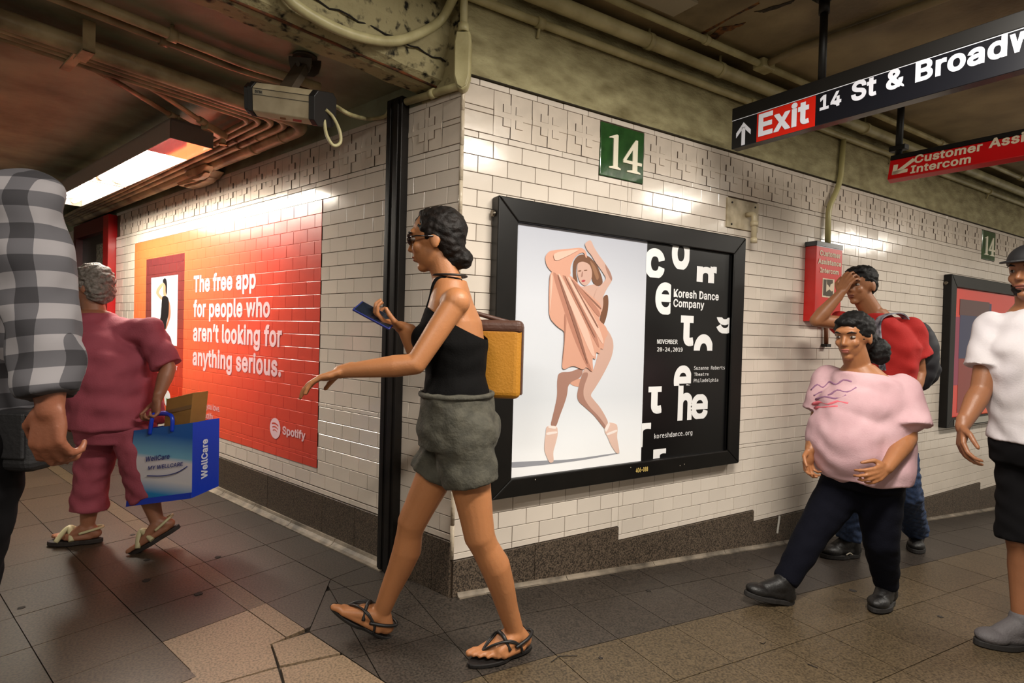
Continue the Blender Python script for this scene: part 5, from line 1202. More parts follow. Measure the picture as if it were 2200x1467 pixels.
hr = FLR(822, 1368); hr.z = hz(hr.x); tR = nz(w*.9+Z3*.42); upR = nz(Z3-tR*Z3.dot(tR)); anR = hr+tR*.045+upR*.082
B = Body(); head(B, hc_, nz(w+Z3*-.12), nz(Z3+w*.05), .97); B.cap(neck-Z3*.03, hc_-Z3*.055-w*.018, .052, .049)
torso(B, pel, chest, neck, lt_, w, (.155, .118, .158), (.118, .092, .108)); B.cap(shL, shR, .048, .048)
for q in (-1, 1): B.ball(chest-Z3*.035+w*.075+lt_*q*.065, .052); B.ball(pel-Z3*.035-w*.048+lt_*q*.07, .084)
arm(B, shL, elL, wrL, .92); arm(B, shR, elR, wrR, .92); leg(B, hpL, knL, anL, .98, back=-w); leg(B, hpR, knR, anR, .98, back=-w)
hand(B, wrL, DP(645, 822, 1.80)-wrL, nz(w*.1-Z3), .98, .32, side=1, spread=.1); hand(B, wrR, DP(818, 690, 2.0)-wrR, Z3, .95, .75, side=1, thumb_in=.8)
foot(B, anL, tL, Z3, .98, True, -1); foot(B, anR, tR, upR, .98, True, 1)
body = B.fuse('body', S1, pw, .0048, 3); face_parts(body, hc_, nz(w+Z3*-.12), nz(Z3+w*.05), .97, HAIR1, LIPM, eyes=True)
f, s, u = basis(nz(w+Z3*-.12), Z3)
GL = mat('dark_lens', (26, 20, 20), .08, coat=.5)
for q in (-1, 1):
    o = MB().ellip(hc_+f*.088+s*q*.033+u*.006, (f*.004, s*.027, u*.020)).obj('sunglasses', GL, pw); MB().tube([hc_+f*.082+s*q*.058+u*.01, hc_+f*.05+s*q*.078+u*.008, hc_-f*.01+s*q*.080+u*.0], .0028, 8).obj('temple_arm', GL, o)
def hair1(B):
    B.ell(hc_+u*.030-f*.022, (f*.094, s*.081, u*.088)); B.ell(hc_-f*.052-u*.015, (f*.052, s*.068, u*.075)); B.ball(hc_-f*.055-u*.075, .040); B.ell(hc_-f*.088-u*.075, (f*.038, s*.036, u*.040)); B.cap(hc_+u*.085+f*.02, hc_+u*.06+f*.055, .034, .022)
garment('hair', pw, HAIR1, hair1, .006, 4, .004, .03)
BT = mat('black_jersey', (7, 6, 6), .9, spec=.15, bump=.15, bscale=180)
def top1(B):
    up = nz(chest-pel); R = [(pel+up*.075, lt_*.150, w*.118), (pel+up*.11, lt_*.146, w*.114), (pel.lerp(chest, .5), lt_*.130, w*.105), (chest-up*.05, lt_*.160, w*.122), (chest+up*.02, lt_*.158, w*.112), (chest+up*.075, lt_*.135, w*.092)]
    B.loft(R)
    for q in (-1, 1): B.ball(chest-Z3*.035+w*.078+lt_*q*.066, .058)
t1 = garment('top', pw, BT, top1, .006, 5, .003, .08, cuts=[(chest+Z3*.035+w*.0, nz(Z3-w*.55))])
for q in (-1, 1): MB().tube(smooth_path([chest+w*.085+lt_*q*.068+Z3*.045, chest.lerp(neck, .6)+w*.062+lt_*q*.055, neck+w*.03+lt_*q*.055, neck-w*.05+lt_*q*.03-Z3*.005]), .007, 8).obj('halter_strap', BT, t1)
MB().tube([neck+Z3*.015+w*math.cos(2*PI*i/24)*.060+lt_*math.sin(2*PI*i/24)*.058 for i in range(25)], .0042, 8).obj('necklace', mat('cord_black', (30, 22, 18), .5), pw)
SH1 = mat('grey_green_cotton', (74, 71, 60), .85, rgb2=(58, 56, 47), vscale=30, bump=.35, bscale=90)
def shorts(B):
    up = nz(chest-pel); B.loft([(pel+up*.10, lt_*.158, w*.124), (pel+up*.03, lt_*.170, w*.134), (pel-Z3*.04, lt_*.172, w*.144), (pel-Z3*.09, lt_*.16, w*.14)])
    for q in (-1, 1): B.ball(pel-Z3*.035-w*.048+lt_*q*.07, .099)
    for h, k_ in ((hpL, knL), (hpR, knR)): B.cap(h, h.lerp(k_, .30), .104, .100); B.frus(h.lerp(k_, .28), h.lerp(k_, .50), .100, .101)
sh1 = garment('shorts', pw, SH1, shorts, .007, 4, .006, .09)
MB().tube([pel+nz(chest-pel)*.092+w*math.cos(2*PI*i/28)*.126+lt_*math.sin(2*PI*i/28)*.160 for i in range(29)], .009, 8).obj('waistband', SH1, sh1)
SB = mat('black_sandal', (20, 17, 16), .5)
def flipflop(an, f, up, k, heelstrap=True):
    u_ = nz(Vector(up)-f*f.dot(Vector(up))); s_ = nz(u_.cross(f)); so = an-u_*.068*k; o = sole(pw, an, f, up, k, SB, th=.013, L=(-.078, .192), w=(.033, .046), name='sandal')
    a = so+f*.13*k+u_*.022*k+s_*-.012*k
    for q in (-1, 1):
        for j in range(2): MB().tube(smooth_path([a, so+f*(.10-.01*j)*k+u_*.052*k+s_*q*.018*k, so+f*(.055-.014*j)*k+u_*.062*k+s_*q*.038*k, so+f*(.0)*k+u_*.035*k+s_*q*.041*k, so-f*.01*k+u_*.004+s_*q*.04*k]), .0042, 8).obj('sandal_strap', SB, o)
    MB().tube(smooth_path([so+f*.02*k+s_*.043*k+u_*.035*k, so-f*.04*k+s_*.032*k+u_*.05*k, so-f*.073*k+u_*.055*k, so-f*.04*k-s_*.032*k+u_*.05*k, so+f*.02*k-s_*.043*k+u_*.035*k]), .006, 8).obj('heel_strap', SB, o)
    MB().tube(smooth_path([so+f*.045*k+s_*.043*k+u_*.03*k, so+f*.06*k+s_*.02*k+u_*.072*k, so+f*.06*k-s_*.02*k+u_*.072*k, so+f*.045*k-s_*.043*k+u_*.03*k]), .007, 8).obj('sandal_strap', SB, o)
flipflop(anL, tL, Z3, .98); flipflop(anR, tR, upR, .98)
ph = thing('phone', 'dark blue phone held up in the hand of the person in grey shorts', 'phone', DP(805, 677, 2.0))
pa, pb_ = DP(765, 655, 1.99), DP(848, 700, 1.99); d1 = nz(pb_-pa); d2 = Vector((.41, .91, .75)); d2 = nz(d2-d1*d1.dot(d2)); d3 = d1.cross(d2); L_ = .15
MB().cbox((pa+pb_)/2-d3*.0, L_, .072, .008, (d1, d2, d3)).obj('phone_case', mat('navy_case', (40, 48, 110), .3), ph, bevel=.003); MB().cbox((pa+pb_)/2+d3*.0045*(1 if d3.z > 0 else -1), L_-.012, .064, .0006, (d1, d2, d3)).obj('phone_screen', mat('phone_glass', (26, 32, 44), .06, coat=.6), ph)
bg = thing('shoulder_bag', 'mustard yellow bag with dark brown top behind the person in grey shorts', 'bag', DP(1050, 860, 2.10))
bc = DP(1040, 772, 2.12); YB = mat('mustard_canvas', (176, 118, 22), .6, bump=.2, bscale=120, var=.12, vscale=8); BB = mat('brown_leather', (74, 46, 34), .5, bump=.2, bscale=60)
def bagshape(z0, z1, wd, dp, m, nm, bev=.02): return MB().cbox(bc+Z3*(z0+z1)/2, wd, dp, z1-z0, (w, lt_, Z3)).obj(nm, m, bg, bevel=bev, seg=4)
bagshape(-.145, .13, .29, .095, YB, 'bag_body', .025); bagshape(.10, .152, .296, .101, BB, 'bag_top_band', .02)
for q in (-1, 1): MB().cbox(bc+w*q*.147+Z3*.0, .006, .05, .26, (w, lt_, Z3)).obj('bag_gusset', BB, bg, bevel=.002)
MB().tube(smooth_path([bc+w*.12+Z3*.14, shR+Z3*.03+w*.035, shR+Z3*.058, shR+Z3*.02-w*.05, bc-w*.11+Z3*.14]), .009, 8).obj('bag_strap', BB, bg)

# ---- 2: grey-haired woman in rose
po = thing('person', 'grey-haired person in rose blouse and cropped trousers walking away, seen from behind', 'person', ZP(240, 1165, 0))
S2 = skinmat('tan_skin', (152, 100, 74)); HG = mat('grey_hair', (126, 118, 112), .55, rgb2=(86, 78, 70), vscale=60, bump=.7, bscale=90); ROSE = mat('rose_cotton', (156, 72, 86), .85, rgb2=(142, 62, 76), vscale=10, bump=.2, bscale=150)
w = nz((-.50, .86, 0)); lt_ = Z3.cross(w)
pel, chest, neck, hc_ = DP(250, 905, 2.9), DP(240, 762, 2.87), DP(205, 668, 2.87), DP(197, 616, 2.86)
shL, elL, wrL = DP(168, 712, 2.86), DP(146, 800, 2.84), DP(140, 872, 2.76); shR, elR, wrR = DP(322, 712, 2.88), DP(362, 790, 2.88), DP(338, 858, 2.82)
hpL, hpR = DP(218, 925, 2.91), DP(288, 925, 2.89); knL, knR = DP(196, 1035, 2.90), DP(304, 1030, 2.86)
a, b_ = ZP(208, 1166, 0), ZP(142, 1170, 0); tL = nz(b_-a); anL = a+tL*.045+Z3*.09; tR = nz(nz(ZP(300, 1184, 0)-ZP(345, 1178, 0))*.85-Z3*.45); anR = DP(338, 1130, 2.85); upR = nz(Z3-tR*Z3.dot(tR))
anR.z = .14
B = Body(); hf = nz(w+Vector((-.6, -.1, -.15))); head(B, hc_, hf, Z3, .93); B.cap(neck-Z3*.03, hc_-Z3*.05, .052, .05)
torso(B, pel, chest, neck, lt_, w, (.17, .16, .175), (.13, .13, .13)); B.cap(shL, shR, .05, .05); arm(B, shL, elL, wrL, .95); arm(B, shR, elR, wrR, .95); leg(B, hpL, knL, anL, .95, back=-w); leg(B, hpR, knR, anR, .95, back=-w)
hand(B, wrL, Vector((-.1, .05, -1)), lt_*-1, .92, .5, side=1); hand(B, wrR, Vector((-.08, 0, -1)), lt_, .92, 1.0, side=-1, thumb_in=.9)
foot(B, anL, tL, Z3, .95, True, -1); foot(B, anR, tR, upR, .95, True, 1)
body = B.fuse('body', S2, po, .0052, 3); face_parts(body, hc_, hf, Z3, .93, HG, LIPM)
f, s, u = basis(hf, Z3)
garment('hair', po, HG, lambda B: (B.ell(hc_+u*.032-f*.02, (f*.092, s*.084, u*.088)), B.ell(hc_-f*.045-u*.02, (f*.058, s*.078, u*.075)), B.ell(hc_+u*.055+f*.045, (f*.045, s*.06, u*.045))), .006, 3, .007, .03)
def blouse(B):
    R = [(pel-Z3*.02, lt_*.23, w*.18), (pel+Z3*.08, lt_*.222, w*.175), (pel.lerp(chest, .55), lt_*.21, w*.17), (chest, lt_*.2, w*.165), (chest.lerp(neck, .5), lt_*.17, w*.13), (neck-Z3*.012-w*.005, lt_*.075, w*.068)]
    B.loft(R); B.cap(shL, shR, .074, .074); open_sleeve(B, [shL, shL.lerp(elL, .6), shL.lerp(elL, .95)], [.066, .068, .075]); open_sleeve(B, [shR, shR.lerp(elR, .6), shR.lerp(elR, .95)], [.066, .068, .075])
garment('blouse', po, ROSE, blouse, .008, 7, .010, .12)
def capri(B):
    B.loft([(pel+Z3*.06, lt_*.175, w*.14), (pel-Z3*.03, lt_*.19, w*.155), (pel-Z3*.1, lt_*.175, w*.14)])
    for h, k_, a_, q in ((hpL, knL, anL, .62), (hpR, knR, anR, .45)): B.cap(h, k_, .105, .080); B.frus(k_, k_.lerp(a_, q), .080, .087)
garment('cropped_trousers', po, ROSE, capri, .008, 5, .008, .09)
SD = mat('pale_sandal', (190, 180, 140), .5); SDS = mat('dark_sole', (36, 28, 24), .7)
for an, f_, up_ in ((anL, tL, Z3), (anR, tR, upR)):
    u_ = nz(up_-f_*f_.dot(up_)); s_ = nz(u_.cross(f_)); so = an-u_*.065; o = sole(po, an-u_*.0, f_, up_, .93, SDS, th=.022, L=(-.08, .19), w=(.038, .05), name='sandal')
    for (x0, x1) in ((.12, .04), (.05, .11)): MB().tube(smooth_path([so+f_*x0+s_*.046+u_*.006, so+f_*((x0+x1)/2)+u_*.066, so+f_*x1-s_*.046+u_*.006]), .012, 8).obj('sandal_strap', SD, o)
    MB().tube(smooth_path([so+f_*.02+s_*.038+u_*.04, so-f_*.04+s_*.03+u_*.055, so-f_*.072+u_*.06, so-f_*.04-s_*.03+u_*.055, so+f_*.02-s_*.038+u_*.04]), .007, 8).obj('heel_strap', SD, o)
# the blue carrier bag
bb = thing('shopping_bag', 'blue and white printed carrier bag in the hand of the person in rose', 'bag', DP(350, 1080, 2.78))
BLU = mat('royal_blue_bag', (20, 58, 190), .35, bump=.15, bscale=30, coat=.1)
c0 = [DP(288, 925, 2.80), DP(414, 908, 2.76), DP(412, 1070, 2.76), DP(272, 1088, 2.80)]; bk = Vector((.16, .0, 0)); n_ = nz((c0[1]-c0[0]).cross(c0[3]-c0[0])); n_ = n_ if n_.dot(C-c0[0]) > 0 else -n_; gd = -n_*.14+ (c0[1]-c0[0]).normalized()*.045
FRB = gradmat('bag_front_print', [(0, (18, 78, 150)), (.22, (28, 130, 190)), (.40, (214, 210, 214)), (.66, (222, 214, 220)), (.72, (120, 178, 206)), (1, (20, 84, 160))], c0[3], (c0[0].x, c0[0].y, c0[0].z), rough=.35)
def quad(nm, P_, m, th=.002): 
    nn = nz((P_[1]-P_[0]).cross(P_[3]-P_[0])); return MB().prism(P_, nn*th).obj(nm, m, bb)
quad('bag_front', c0, FRB); quad('bag_side', [c0[1], c0[1]+gd, c0[2]+gd+Z3*.02, c0[2]], BLU); quad('bag_side', [c0[0], c0[0]+gd, c0[3]+gd+Z3*.02, c0[3]], BLU); quad('bag_back', [c+gd+(Z3*.02 if i > 1 else Z3*0) for i, c in enumerate(c0)], BLU); quad('bag_base', [c0[3], c0[2], c0[2]+gd+Z3*.02, c0[3]+gd+Z3*.02], BLU)
e_ = (c0[1]-c0[0]).normalized(); v_ = (c0[0]-c0[3]).normalized()
quad('bag_hem', [c0[3]+n_*.003, c0[2]+n_*.003, c0[2]+n_*.003+v_*.03, c0[3]+n_*.003+v_*.03], BLU)
NVY = mat('bag_navy_ink', (50, 56, 130), .4)
bp = lambda x, y: onplane(x, y, n_, c0[0]+n_*.006)
put_text('lettering', 'WellCare', bp(312, 992), e_, v_, (bp(364, 985)-bp(312, 992)).length, .026, NVY, bb, w=.02); put_text('lettering', 'MY WELLCARE', bp(318, 1010), e_, v_, (bp(392, 998)-bp(318, 1010)).length, .020, NVY, bb, w=.02)
MB().tube(smooth_path([bp(316, 1022), bp(350, 1022), bp(380, 1015), bp(402, 1002)]), .0025, 6).obj('printed_curve', NVY, bb)
sn = nz(gd.cross(Z3)); sn = sn if sn.dot(e_) > 0 else -sn
put_text('lettering', 'WellCare', c0[1].lerp(c0[2], .78)+gd*.55+sn*.004, -(c0[2]-c0[1]).normalized(), -gd.normalized(), .20, .035, mat('bag_white_ink', (220, 224, 240), .4), bb, w=.03)
for k_ in (0, 1):
    o_ = gd*k_; MB().tube(smooth_path([c0[0].lerp(c0[1], .28)+o_-v_*.03, c0[0].lerp(c0[1], .30)+o_+v_*.06, wrR-Z3*.075+Z3*0, c0[0].lerp(c0[1], .62)+o_+v_*.05, c0[0].lerp(c0[1], .66)+o_-v_*.03]), .010, 8).obj('bag_handle', BLU, bb)
bx = thing('cardboard_box', 'brown cardboard box sticking out of the blue carrier bag', 'box', DP(372, 905, 2.83))
bo = DP(345, 925, 2.82); e2 = (DP(402, 912, 2.79)-DP(345, 925, 2.82)); MB().box(bo-n_*.02, e2, -n_*.09+e_*.02, v_*.16).obj('box_body', mat('cardboard', (150, 106, 50), .8, var=.15, vscale=12), bx, bevel=.002)
MB().box(bo-n_*.018+v_*.08, e2*1.01, n_*.001, v_*.02).obj('box_tape', mat('tape', (120, 84, 44), .3), bx)

# ---- 3: woman in pale pink T-shirt
pp_ = thing('person', 'person in pale pink T-shirt and navy trousers walking left below the red wall sign', 'person', FLR(1830, 1320))
S3 = skinmat('amber_skin', (160, 106, 68)); HB3 = mat('black_hair', (14, 12, 12), .6, spec=.25, rgb2=(8, 7, 7), vscale=50, bump=.3, bscale=90); PKT = mat('pale_pink_cotton', (200, 164, 170), .85, rgb2=(188, 150, 156), vscale=8, bump=.15, bscale=150); NV = mat('navy_trousers', (7, 8, 19), .9, spec=.15, bump=.2, bscale=120)
w = nz((-.95, .12, 0)); lt_ = Z3.cross(w)
pel, chest, neck, hc_ = DP(1852, 1000, 2.72), DP(1862, 852, 2.72), DP(1846, 782, 2.71), DP(1832, 722, 2.68)
shL, elL, wrL = DP(1938, 838, 2.62), DP(1950, 940, 2.56), DP(1905, 1005, 2.44); shR, elR, wrR = DP(1778, 815, 2.84), DP(1758, 905, 2.86), DP(1742, 965, 2.74)
hpL, hpR = DP(1888, 1035, 2.68), DP(1818, 1035, 2.78); knL, knR = DP(1892, 1160, 2.66), DP(1748, 1140, 2.74)
def groundfix(hx, hy, tx, ty, k=1.0):
    a, b_ = FLR(hx, hy), FLR(tx, ty); f = nz(b_-a); return a+f*.03*k+Z3*(.075*k+.012), f
anL, tL = groundfix(1908, 1296, 1868, 1324); anR, tR = groundfix(1692, 1296, 1628, 1296); tR = nz(tR+Z3*.18)
B = Body(); hf = nz(w+Vector((-.1, -.2, -.18))); head(B, hc_, hf, Z3, .98); B.cap(neck-Z3*.03, hc_-Z3*.05, .058, .055)
torso(B, pel, chest, neck, lt_, w, (.19, .185, .19), (.16, .17, .14)); B.cap(shL, shR, .055, .055); arm(B, shL, elL, wrL, 1.08); arm(B, shR, elR, wrR, 1.08); leg(B, hpL, knL, anL, 1.05, back=-w); leg(B, hpR, knR, anR, 1.05, back=-w)
hand(B, wrL, DP(1868, 1030, 2.38)-wrL, lt_*-1-Z3*.2, .95, .6, side=1); hand(B, wrR, Vector((-.3, .0, -1)), lt_, .95, .6, side=-1)
body = B.fuse('body', S3, pp_, .0052, 3); face_parts(body, hc_, hf, Z3, .98, HB3, LIPM)
f, s, u = basis(hf, Z3)
garment('hair', pp_, HB3, lambda B: (B.ell(hc_+u*.036-f*.022, (f*.097, s*.086, u*.088)), B.ell(hc_-f*.05-u*.01, (f*.055, s*.076, u*.08)), B.ell(hc_-f*.11-u*.035, (f*.055, s*.055, u*.06)), B.ell(hc_-f*.16-u*.075, (f*.06, s*.055, u*.085)), B.ell(hc_-f*.16-s*-.05-u*.1, (f*.05, s*.05, u*.07)), B.ell(hc_+u*.075+f*.04, (f*.045, s*.06, u*.028))), .006, 3, .004, .03)
bel = DP(1812, 948, 2.68)
def tee(B):
    B.loft([(pel-Z3*.055, lt_*.225, w*.19), (pel+Z3*.05, lt_*.225, w*.20), (pel.lerp(chest, .6), lt_*.215, w*.19), (chest, lt_*.205, w*.165), (chest.lerp(neck, .55), lt_*.17, w*.12), (neck-Z3*.035+w*.01, lt_*.09, w*.085)])
    B.ell(bel, (w*.12, lt_*.19, Z3*.20)); B.ell(chest+w*.09-Z3*.05, (w*.12, lt_*.18, Z3*.13)); B.cap(shL, shR, .066, .066)
    open_sleeve(B, [shL, shL.lerp(elL, .5), shL.lerp(elL, .78)], [.078, .096, .112]); open_sleeve(B, [shR, shR.lerp(elR, .5), shR.lerp(elR, .75)], [.074, .080, .088])
ts = garment('t_shirt', pp_, PKT, tee, .008, 12, .007, .13)
def chest_print(txt, pL_, pR_, cap, m):
    """script print laid on the shirt front: each letter vertex is dropped onto the garment surface"""
    vs, fs = text2d(txt, 'sans', .02); vs, fs = stagger(vs, fs, 2e-5); xs = [v[0] for v in vs]; x0, x1 = min(xs), max(xs)
    dg = bpy.context.evaluated_depsgraph_get(); from mathutils.bvhtree import BVHTree
    bvh = BVHTree.FromObject(ts, dg); A_, B_ = DP(*pL_), DP(*pR_); up = Vector((0, 0, 1)); P_ = []; y1 = capof('sans', .02)[1]
    for v in vs:
        t_ = (v[0]-x0)/(x1-x0); q = A_.lerp(B_, t_)+up*(v[1]/y1*cap+math.sin(t_*5)*.006); h = bvh.ray_cast(q-w*-.4, -w)
        P_.append(h[0]+w*(.003+v[2]) if h[0] else None)
    F_ = [f for f in fs if all(P_[k] is not None for k in f)]; P_ = [p if p is not None else Vector((0, 0, 0)) for p in P_]
    if not F_: return
    me = bpy.data.meshes.new('lettering'); me.from_pydata([tuple(p) for p in P_], [], F_); me.materials.append(m); bm = bmesh.new(); bm.from_mesh(me)
    for fc in bm.faces:
        fc.normal_update()
        if fc.normal.dot(w) < 0: fc.normal_flip()
    bmesh.ops.delete(bm, geom=[v for v in bm.verts if not v.link_faces], context='VERTS'); bm.to_mesh(me); bm.free(); new_mesh_obj('shirt_print', me, None, ts)
def trousers(B, hips, kns, ans, r=(.12, .085, .062), q=.93):
    B.loft([(pel+Z3*.05, lt_*.19, w*.15), (pel-Z3*.03, lt_*.2, w*.165), (pel-Z3*.1, lt_*.18, w*.14)])
    for h, k_, a_ in zip(hips, kns, ans): B.cap(h, k_, r[0], r[1]); B.cap(k_, k_.lerp(a_, .35), r[1], r[1]*.92); B.frus(k_.lerp(a_, .35), k_.lerp(a_, q), r[1]*.92, r[2])
garment('trousers', pp_, NV, lambda B: trousers(B, (hpL, hpR), (knL, knR), (anL, anR), (.112, .078, .056)), .008, 7, .003, .09)
SHB = mat('black_shoe', (18, 16, 16), .5, bump=.2, bscale=90); SHS = mat('black_rubber', (28, 25, 24), .7)
shoe(pp_, anL, tL, Z3, .98, SHB, SHS); shoe(pp_, anR, tR, Z3, .98, SHB, SHS)
chest_print('Lovely', (1752, 852, 2.6), (1835, 838, 2.6), .05, mat('violet_ink', (122, 84, 112), .7)) if False else None
# soft printed strokes on the chest, purple over coral
def stroke_print(rows, m, r):
    from mathutils.bvhtree import BVHTree
    bvh = BVHTree.FromObject(ts, bpy.context.evaluated_depsgraph_get())
    for pts in rows:
        Q = []
        for x, y in pts:
            o_ = C; d_ = ray(x, y).normalized(); h = bvh.ray_cast(o_, d_)
            if h[0]: Q.append(h[0]-h[1]*r*.72)
        if len(Q) > 1: MB().tube(smooth_path(Q, 3), r, 6).obj('shirt_print', m, ts)
stroke_print([[(1742, 838), (1756, 826), (1768, 832), (1782, 820), (1796, 826), (1812, 816), (1830, 820)], [(1748, 850), (1764, 842), (1780, 848), (1798, 838), (1820, 842), (1840, 832)], [(1752, 858), (1772, 852), (1795, 856), (1818, 848)]], mat('violet_ink', (140, 98, 128), .7), .0075)
stroke_print([[(1745, 868), (1762, 864), (1780, 868), (1800, 862), (1822, 866)], [(1750, 876), (1775, 874), (1800, 872)]], mat('coral_ink', (216, 104, 116), .7), .009)

# ---- 4: man in red
pr_ = thing('person', 'person in red T-shirt and jeans with one arm raised, close to the tiles', 'person', FLR(1880, 1200))
S4 = skinmat('olive_skin', (152, 100, 66)); REDT = mat('red_cotton', (166, 24, 20), .85, bump=.15, bscale=150); JN = mat('blue_denim', (38, 58, 92), .8, rgb2=(26, 40, 66), vscale=60, bump=.2, bscale=150)
w = nz((-.92, .38, 0)); lt_ = Z3.cross(w)
pel, chest, neck, hc_ = DP(1895, 925, 3.50), DP(1905, 745, 3.48), DP(1878, 664, 3.46), DP(1848, 613, 3.44)
shL, elL, wrL = DP(1958, 705, 3.38), DP(1974, 800, 3.42), DP(1952, 876, 3.34); shR, elR, wrR = DP(1862, 700, 3.58), DP(1754, 688, 3.40), DP(1806, 630, 3.36)
hpL, hpR = DP(1925, 945, 3.45), DP(1878, 945, 3.56); knL, knR = DP(1950, 1060, 3.47), DP(1832, 1060, 3.46)
anL, tL = groundfix(1968, 1172, 1966, 1200, 1.1); anR, tR = groundfix(1832, 1196, 1755, 1198, 1.1)
B = Body(); hf = nz(w+Vector((-.1, -.25, -.1))); head(B, hc_, hf, Z3, 1.03); B.cap(neck-Z3*.04, hc_-Z3*.05, .06, .056)
torso(B, pel, chest, neck, lt_, w, (.165, .15, .195), (.12, .115, .125)); B.cap(shL, shR, .055, .055); arm(B, shL, elL, wrL, 1.05); arm(B, shR, elR, wrR, 1.05); leg(B, hpL, knL, anL, 1.05, back=-w); leg(B, hpR, knR, anR, 1.05, back=-w)
hand(B, wrL, Vector((-.2, -.1, -1)), lt_*-1, 1.05, .5, side=1); hand(B, wrR, DP(1822, 596, 3.34)-wrR, nz(hc_-wrR), 1.02, .55, side=-1)
body = B.fuse('body', S4, pr_, .0056, 3); face_parts(body, hc_, hf, Z3, 1.03, HB3, LIP2)
f, s, u = basis(hf, Z3)
garment('hair', pr_, HB3, lambda B: (B.ell(hc_+u*.045-f*.018, (f*.098, s*.084, u*.082)), B.ell(hc_-f*.045+u*.0, (f*.055, s*.078, u*.07)), B.ell(hc_+u*.09+f*.03, (f*.06, s*.06, u*.03))), .006, 3, .004, .03)
def redtee(B):
    B.loft([(pel-Z3*.04, lt_*.19, w*.145), (pel+Z3*.08, lt_*.182, w*.138), (pel.lerp(chest, .6), lt_*.185, w*.14), (chest, lt_*.21, w*.148), (chest.lerp(neck, .55), lt_*.165, w*.11), (neck-Z3*.025, lt_*.082, w*.075)]); B.cap(shL, shR, .066, .066)
    open_sleeve(B, [shL, shL.lerp(elL, .4), shL.lerp(elL, .62)], [.072, .076, .090]); open_sleeve(B, [shR, shR.lerp(elR, .4), shR.lerp(elR, .55)], [.072, .074, .082])
garment('t_shirt', pr_, REDT, redtee, .008, 9, .007, .12)
def jeans(B):
    B.loft([(pel+Z3*.03, lt_*.17, w*.13), (pel-Z3*.03, lt_*.18, w*.14), (pel-Z3*.1, lt_*.17, w*.125)])
    for h, k_, a_ in ((hpL, knL, anL), (hpR, knR, anR)): B.cap(h, k_, .105, .080); B.cap(k_, k_.lerp(a_, .4), .080, .074); B.frus(k_.lerp(a_, .4), k_.lerp(a_, .90), .074, .078); B.ell(k_.lerp(a_, .86), (w*.085, lt_*.08, Z3*.022))
garment('jeans', pr_, JN, jeans, .008, 3, .007, .05)
shoe(pr_, anL, tL, Z3, 1.1, SHB, SHS, 'boot', .09); o = shoe(pr_, anR, tR, Z3, 1.1, SHB, SHS, 'boot', .09)
so = anR-Z3*.082; s_ = nz(Z3.cross(tR)); s_ = s_ if s_.dot(C-anR) > 0 else -s_; MB().tube(smooth_path([so+tR*.03+s_*.052+Z3*.022, so+tR*.055+s_*.054+Z3*.034, so+tR*.085+s_*.055+Z3*.022]), .004, 8).obj('shoe_emblem', mat('shoe_grey', (170, 162, 146), .5), o)
BPK = mat('grey_strap', (150, 150, 160), .7, rgb2=(40, 42, 54), vscale=26); bkp = thing('backpack', 'dark backpack with grey strap worn by the person in red', 'bag', chest-w*.2)
for q in (-1, 1):
    P0 = chest.lerp(neck, .62)+lt_*q*.105+Z3*.03; ribbon([P0-w*.15-Z3*.10, P0-w*.08+Z3*.01, P0+Z3*.03, P0+w*.10-Z3*.02, chest+lt_*q*.125+w*.158-Z3*.03, chest+lt_*q*.14+w*.150-Z3*.14], lt_*.022, Z3).obj('shoulder_strap', BPK, bkp)
g = Body(); g.ell(chest-w*.215-Z3*.06, (w*.085, lt_*.145, Z3*.23)); g.ell(chest-w*.28-Z3*.13, (w*.05, lt_*.11, Z3*.12)); g.fuse('pack_body', mat('pack_black', (28, 28, 34), .7), bkp, .01, 6, .006, .1)

# ---- 5: man in white T-shirt at the right edge
pm = thing('person', 'person in white T-shirt and dark cap cut off by the right edge, with grey shoes', 'person', FLR(2190, 1390))
S5 = skinmat('brown_skin', (140, 92, 62)); WT = mat('white_cotton', (196, 190, 192), .85, rgb2=(196, 190, 194), vscale=6, bump=.12, bscale=150); BKS = mat('black_shorts', (8, 7, 9), .9, spec=.15); GSH = mat('grey_shoe', (86, 82, 84), .7, bump=.3, bscale=120)
w = nz((-.93, .05, 0)); lt_ = Z3.cross(w)
pel, chest, neck, hc_ = DP(2236, 952, 2.42), DP(2222, 756, 2.42), DP(2222, 652, 2.42), DP(2218, 585, 2.40)
shR, elR, wrR = DP(2136, 702, 2.52), DP(2108, 838, 2.50), DP(2068, 915, 2.44); shL, elL, wrL = DP(2316, 712, 2.34), DP(2350, 850, 2.30), DP(2330, 950, 2.25)
hpR, hpL = DP(2206, 975, 2.48), DP(2270, 975, 2.38); knR, knL = DP(2196, 1165, 2.44), DP(2330, 1160, 2.36)
anR, tR = groundfix(2208, 1392, 2135, 1388, 1.08); anL = Vector((knL.x+.25, knL.y-.05, hz(knL.x)+.14)); tL = nz(w-Z3*.3)
B = Body(); hf = nz(w+Vector((0, .12, -.05))); head(B, hc_, hf, Z3, 1.03); B.cap(neck-Z3*.04, hc_-Z3*.05, .062, .058)
torso(B, pel, chest, neck, lt_, w, (.165, .15, .195), (.12, .115, .13)); B.cap(shL, shR, .056, .056); arm(B, shL, elL, wrL, 1.08); arm(B, shR, elR, wrR, 1.12); leg(B, hpL, knL, anL, 1.05, back=-w); leg(B, hpR, knR, anR, 1.05, back=-w)
hand(B, wrR, DP(2062, 985, 2.40)-wrR, nz(-lt_*.0+Vector((.55, -.75, 0))), 1.08, .5, side=-1, thumb_in=.3); hand(B, wrL, Vector((0, 0, -1)), lt_*-1, 1.08, .5, side=1)
body = B.fuse('body', S5, pm, .0052, 3); face_parts(body, hc_, hf, Z3, 1.03, HB3, LIP2)
f, s, u = basis(hf, Z3)
